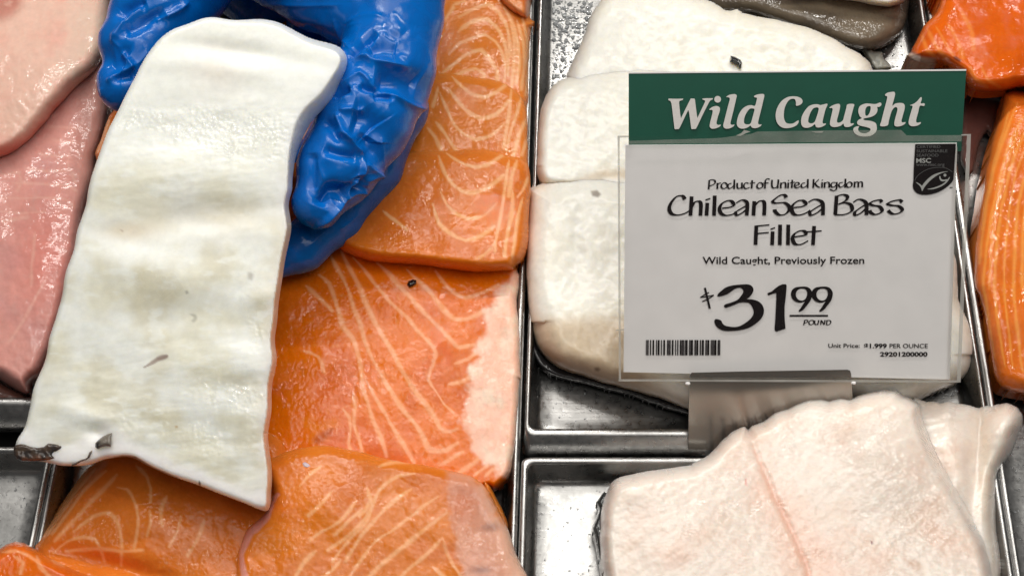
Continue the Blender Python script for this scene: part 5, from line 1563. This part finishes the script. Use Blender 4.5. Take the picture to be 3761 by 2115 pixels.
ink('emblem', [[sm(ZM((386, 1022), (430, 1040), (490, 1075), (520, 1102), (560, 1050), (640, 960), (740, 880), (860, 825), (980, 795), (1100, 786), (980, 815), (880, 860), (780, 925), (690, 1000), (610, 1090), (560, 1160), (525, 1222), (500, 1150), (460, 1090), (410, 1050)), 3)],
               [sm(ZM((640, 1177), (760, 1150), (880, 1110), (990, 1055), (1080, 970), (1137, 903), (1120, 960), (1060, 1040), (960, 1110), (840, 1160), (740, 1182)), 3)],
               [sm(ZM((905, 892), (930, 890), (935, 930), (965, 963), (1010, 970), (1080, 958), (1060, 990), (980, 1005), (930, 985), (908, 940)), 3)],
               [sm(ZM(*[(1031 + 33 * math.cos(a), 868 + 33 * math.sin(a)) for a in np.arange(10) * .6283]), 2)]], B2, M_MID, badge)
strokes('emblem', [((360, 990), (420, 885), (560, 780), (720, 715), (900, 696), (1060, 716), (1195, 795))], 2.0, 1.7, B2, M_DIM, badge, ZM)
for body, x0, x1, b, cap, bold, mt in (('CERTIFIED', 400, 930, 268, 62, .01, M_DIM), ('SUSTAINABLE', 402, 1085, 366, 66, .01, M_DIM), ('SEAFOOD', 400, 888, 460, 66, .01, M_DIM), ('MSC', 393, 720, 594, 104, .02, M_MID), ('www.msc.org', 390, 1020, 666, 70, .01, M_DIM)):
    type_px('lettering', body, x0, x1, b, b - (x1 - x0) * .006, cap, B2, mt, badge, bold, ZM)

# clear sleeve, its welded edges, reflections imitated by pale plates, and the grey foot that clips it to the tray divider
sleeve = plate('clear_sleeve', N0((2272, 503), (3560, 496), (3522, 1402), (2276, 1398)), .0016, .0003, M_CLEAR, sign)
for e in (((2268, 503), (2276, 503), (2281, 1399), (2273, 1399)), ((3552, 496), (3566, 496), (3528, 1404), (3514, 1402)), ((2272, 1392), (3524, 1396), (3522, 1404), (2272, 1400)), ((2268, 499), (2310, 499), (2310, 505), (2268, 507)), ((3531, 494), (3566, 493), (3566, 498), (3531, 499)), ((3512, 540), (3516, 540), (3490, 1392), (3486, 1392)), ((2262, 1210), (2292, 1208), (2292, 1213), (2262, 1215))):
    plate('sleeve_edge', N0(*e), .0021, .0012, M_EDGE, sleeve)
plate('sleeve_gleam', N0((2309, 518), (2640, 508), (2760, 492), (2780, 484), (3020, 480), (3310, 478), (3330, 498), (3533, 497), (3531, 520), (2900, 524), (2309, 530)), .0019, .0001, M_GLEAM, sleeve)
plate('sleeve_gleam', N0((2702, 499), (2722, 490), (2733, 478), (2757, 484), (2740, 490), (2720, 500)), .0020, .0001, M_EDGE, sleeve)
plate('sleeve_gleam', N0((2980, 484), (3025, 483), (3020, 488), (2995, 488)), .0020, .0001, M_EDGE, sleeve)


def ZFOOT(y):
    return inv_plane(y, 1366, .5690, 1650, .5862)


fp = N0((2534, 1378), (2540, 1368), (2700, 1364), (3000, 1359), (3112, 1357), (3122, 1360), (3126, 1372), (3132, 1470), (3128, 1560), (3120, 1650), (2528, 1650), (2530, 1500))
A = at_depth(fp, ZFOOT(fp[:, 1]))
B = at_depth(fp, ZFOOT(fp[:, 1]) + .0014)
n = len(fp)
raw_mesh('foot', np.concatenate([A, B]), [tuple(range(n))[::-1], tuple(range(n, 2 * n))] + [(i, (i + 1) % n, n + (i + 1) % n, n + i) for i in range(n)], M_PLATE, smooth_=False, parent=sign)
for (x, y) in ((2526, 1408), (3135, 1406)):
    c0 = at_depth([(x, y)], .5700)[0]
    V, F = [], []
    for i in range(4):
        for j in range(8):
            a, b_ = i / 3 * math.pi, j / 8 * 2 * math.pi
            V.append(c0 + np.array([math.sin(a) * math.cos(b_) * .0013, math.cos(a) * .0008, math.sin(a) * math.sin(b_) * .0008]))
    for i in range(3):
        for j in range(8):
            F.append((i * 8 + j, i * 8 + (j + 1) % 8, i * 8 + 8 + (j + 1) % 8, i * 8 + 8 + j))
    raw_mesh('clip_stud', V, F, M_PAPER, parent=sign)
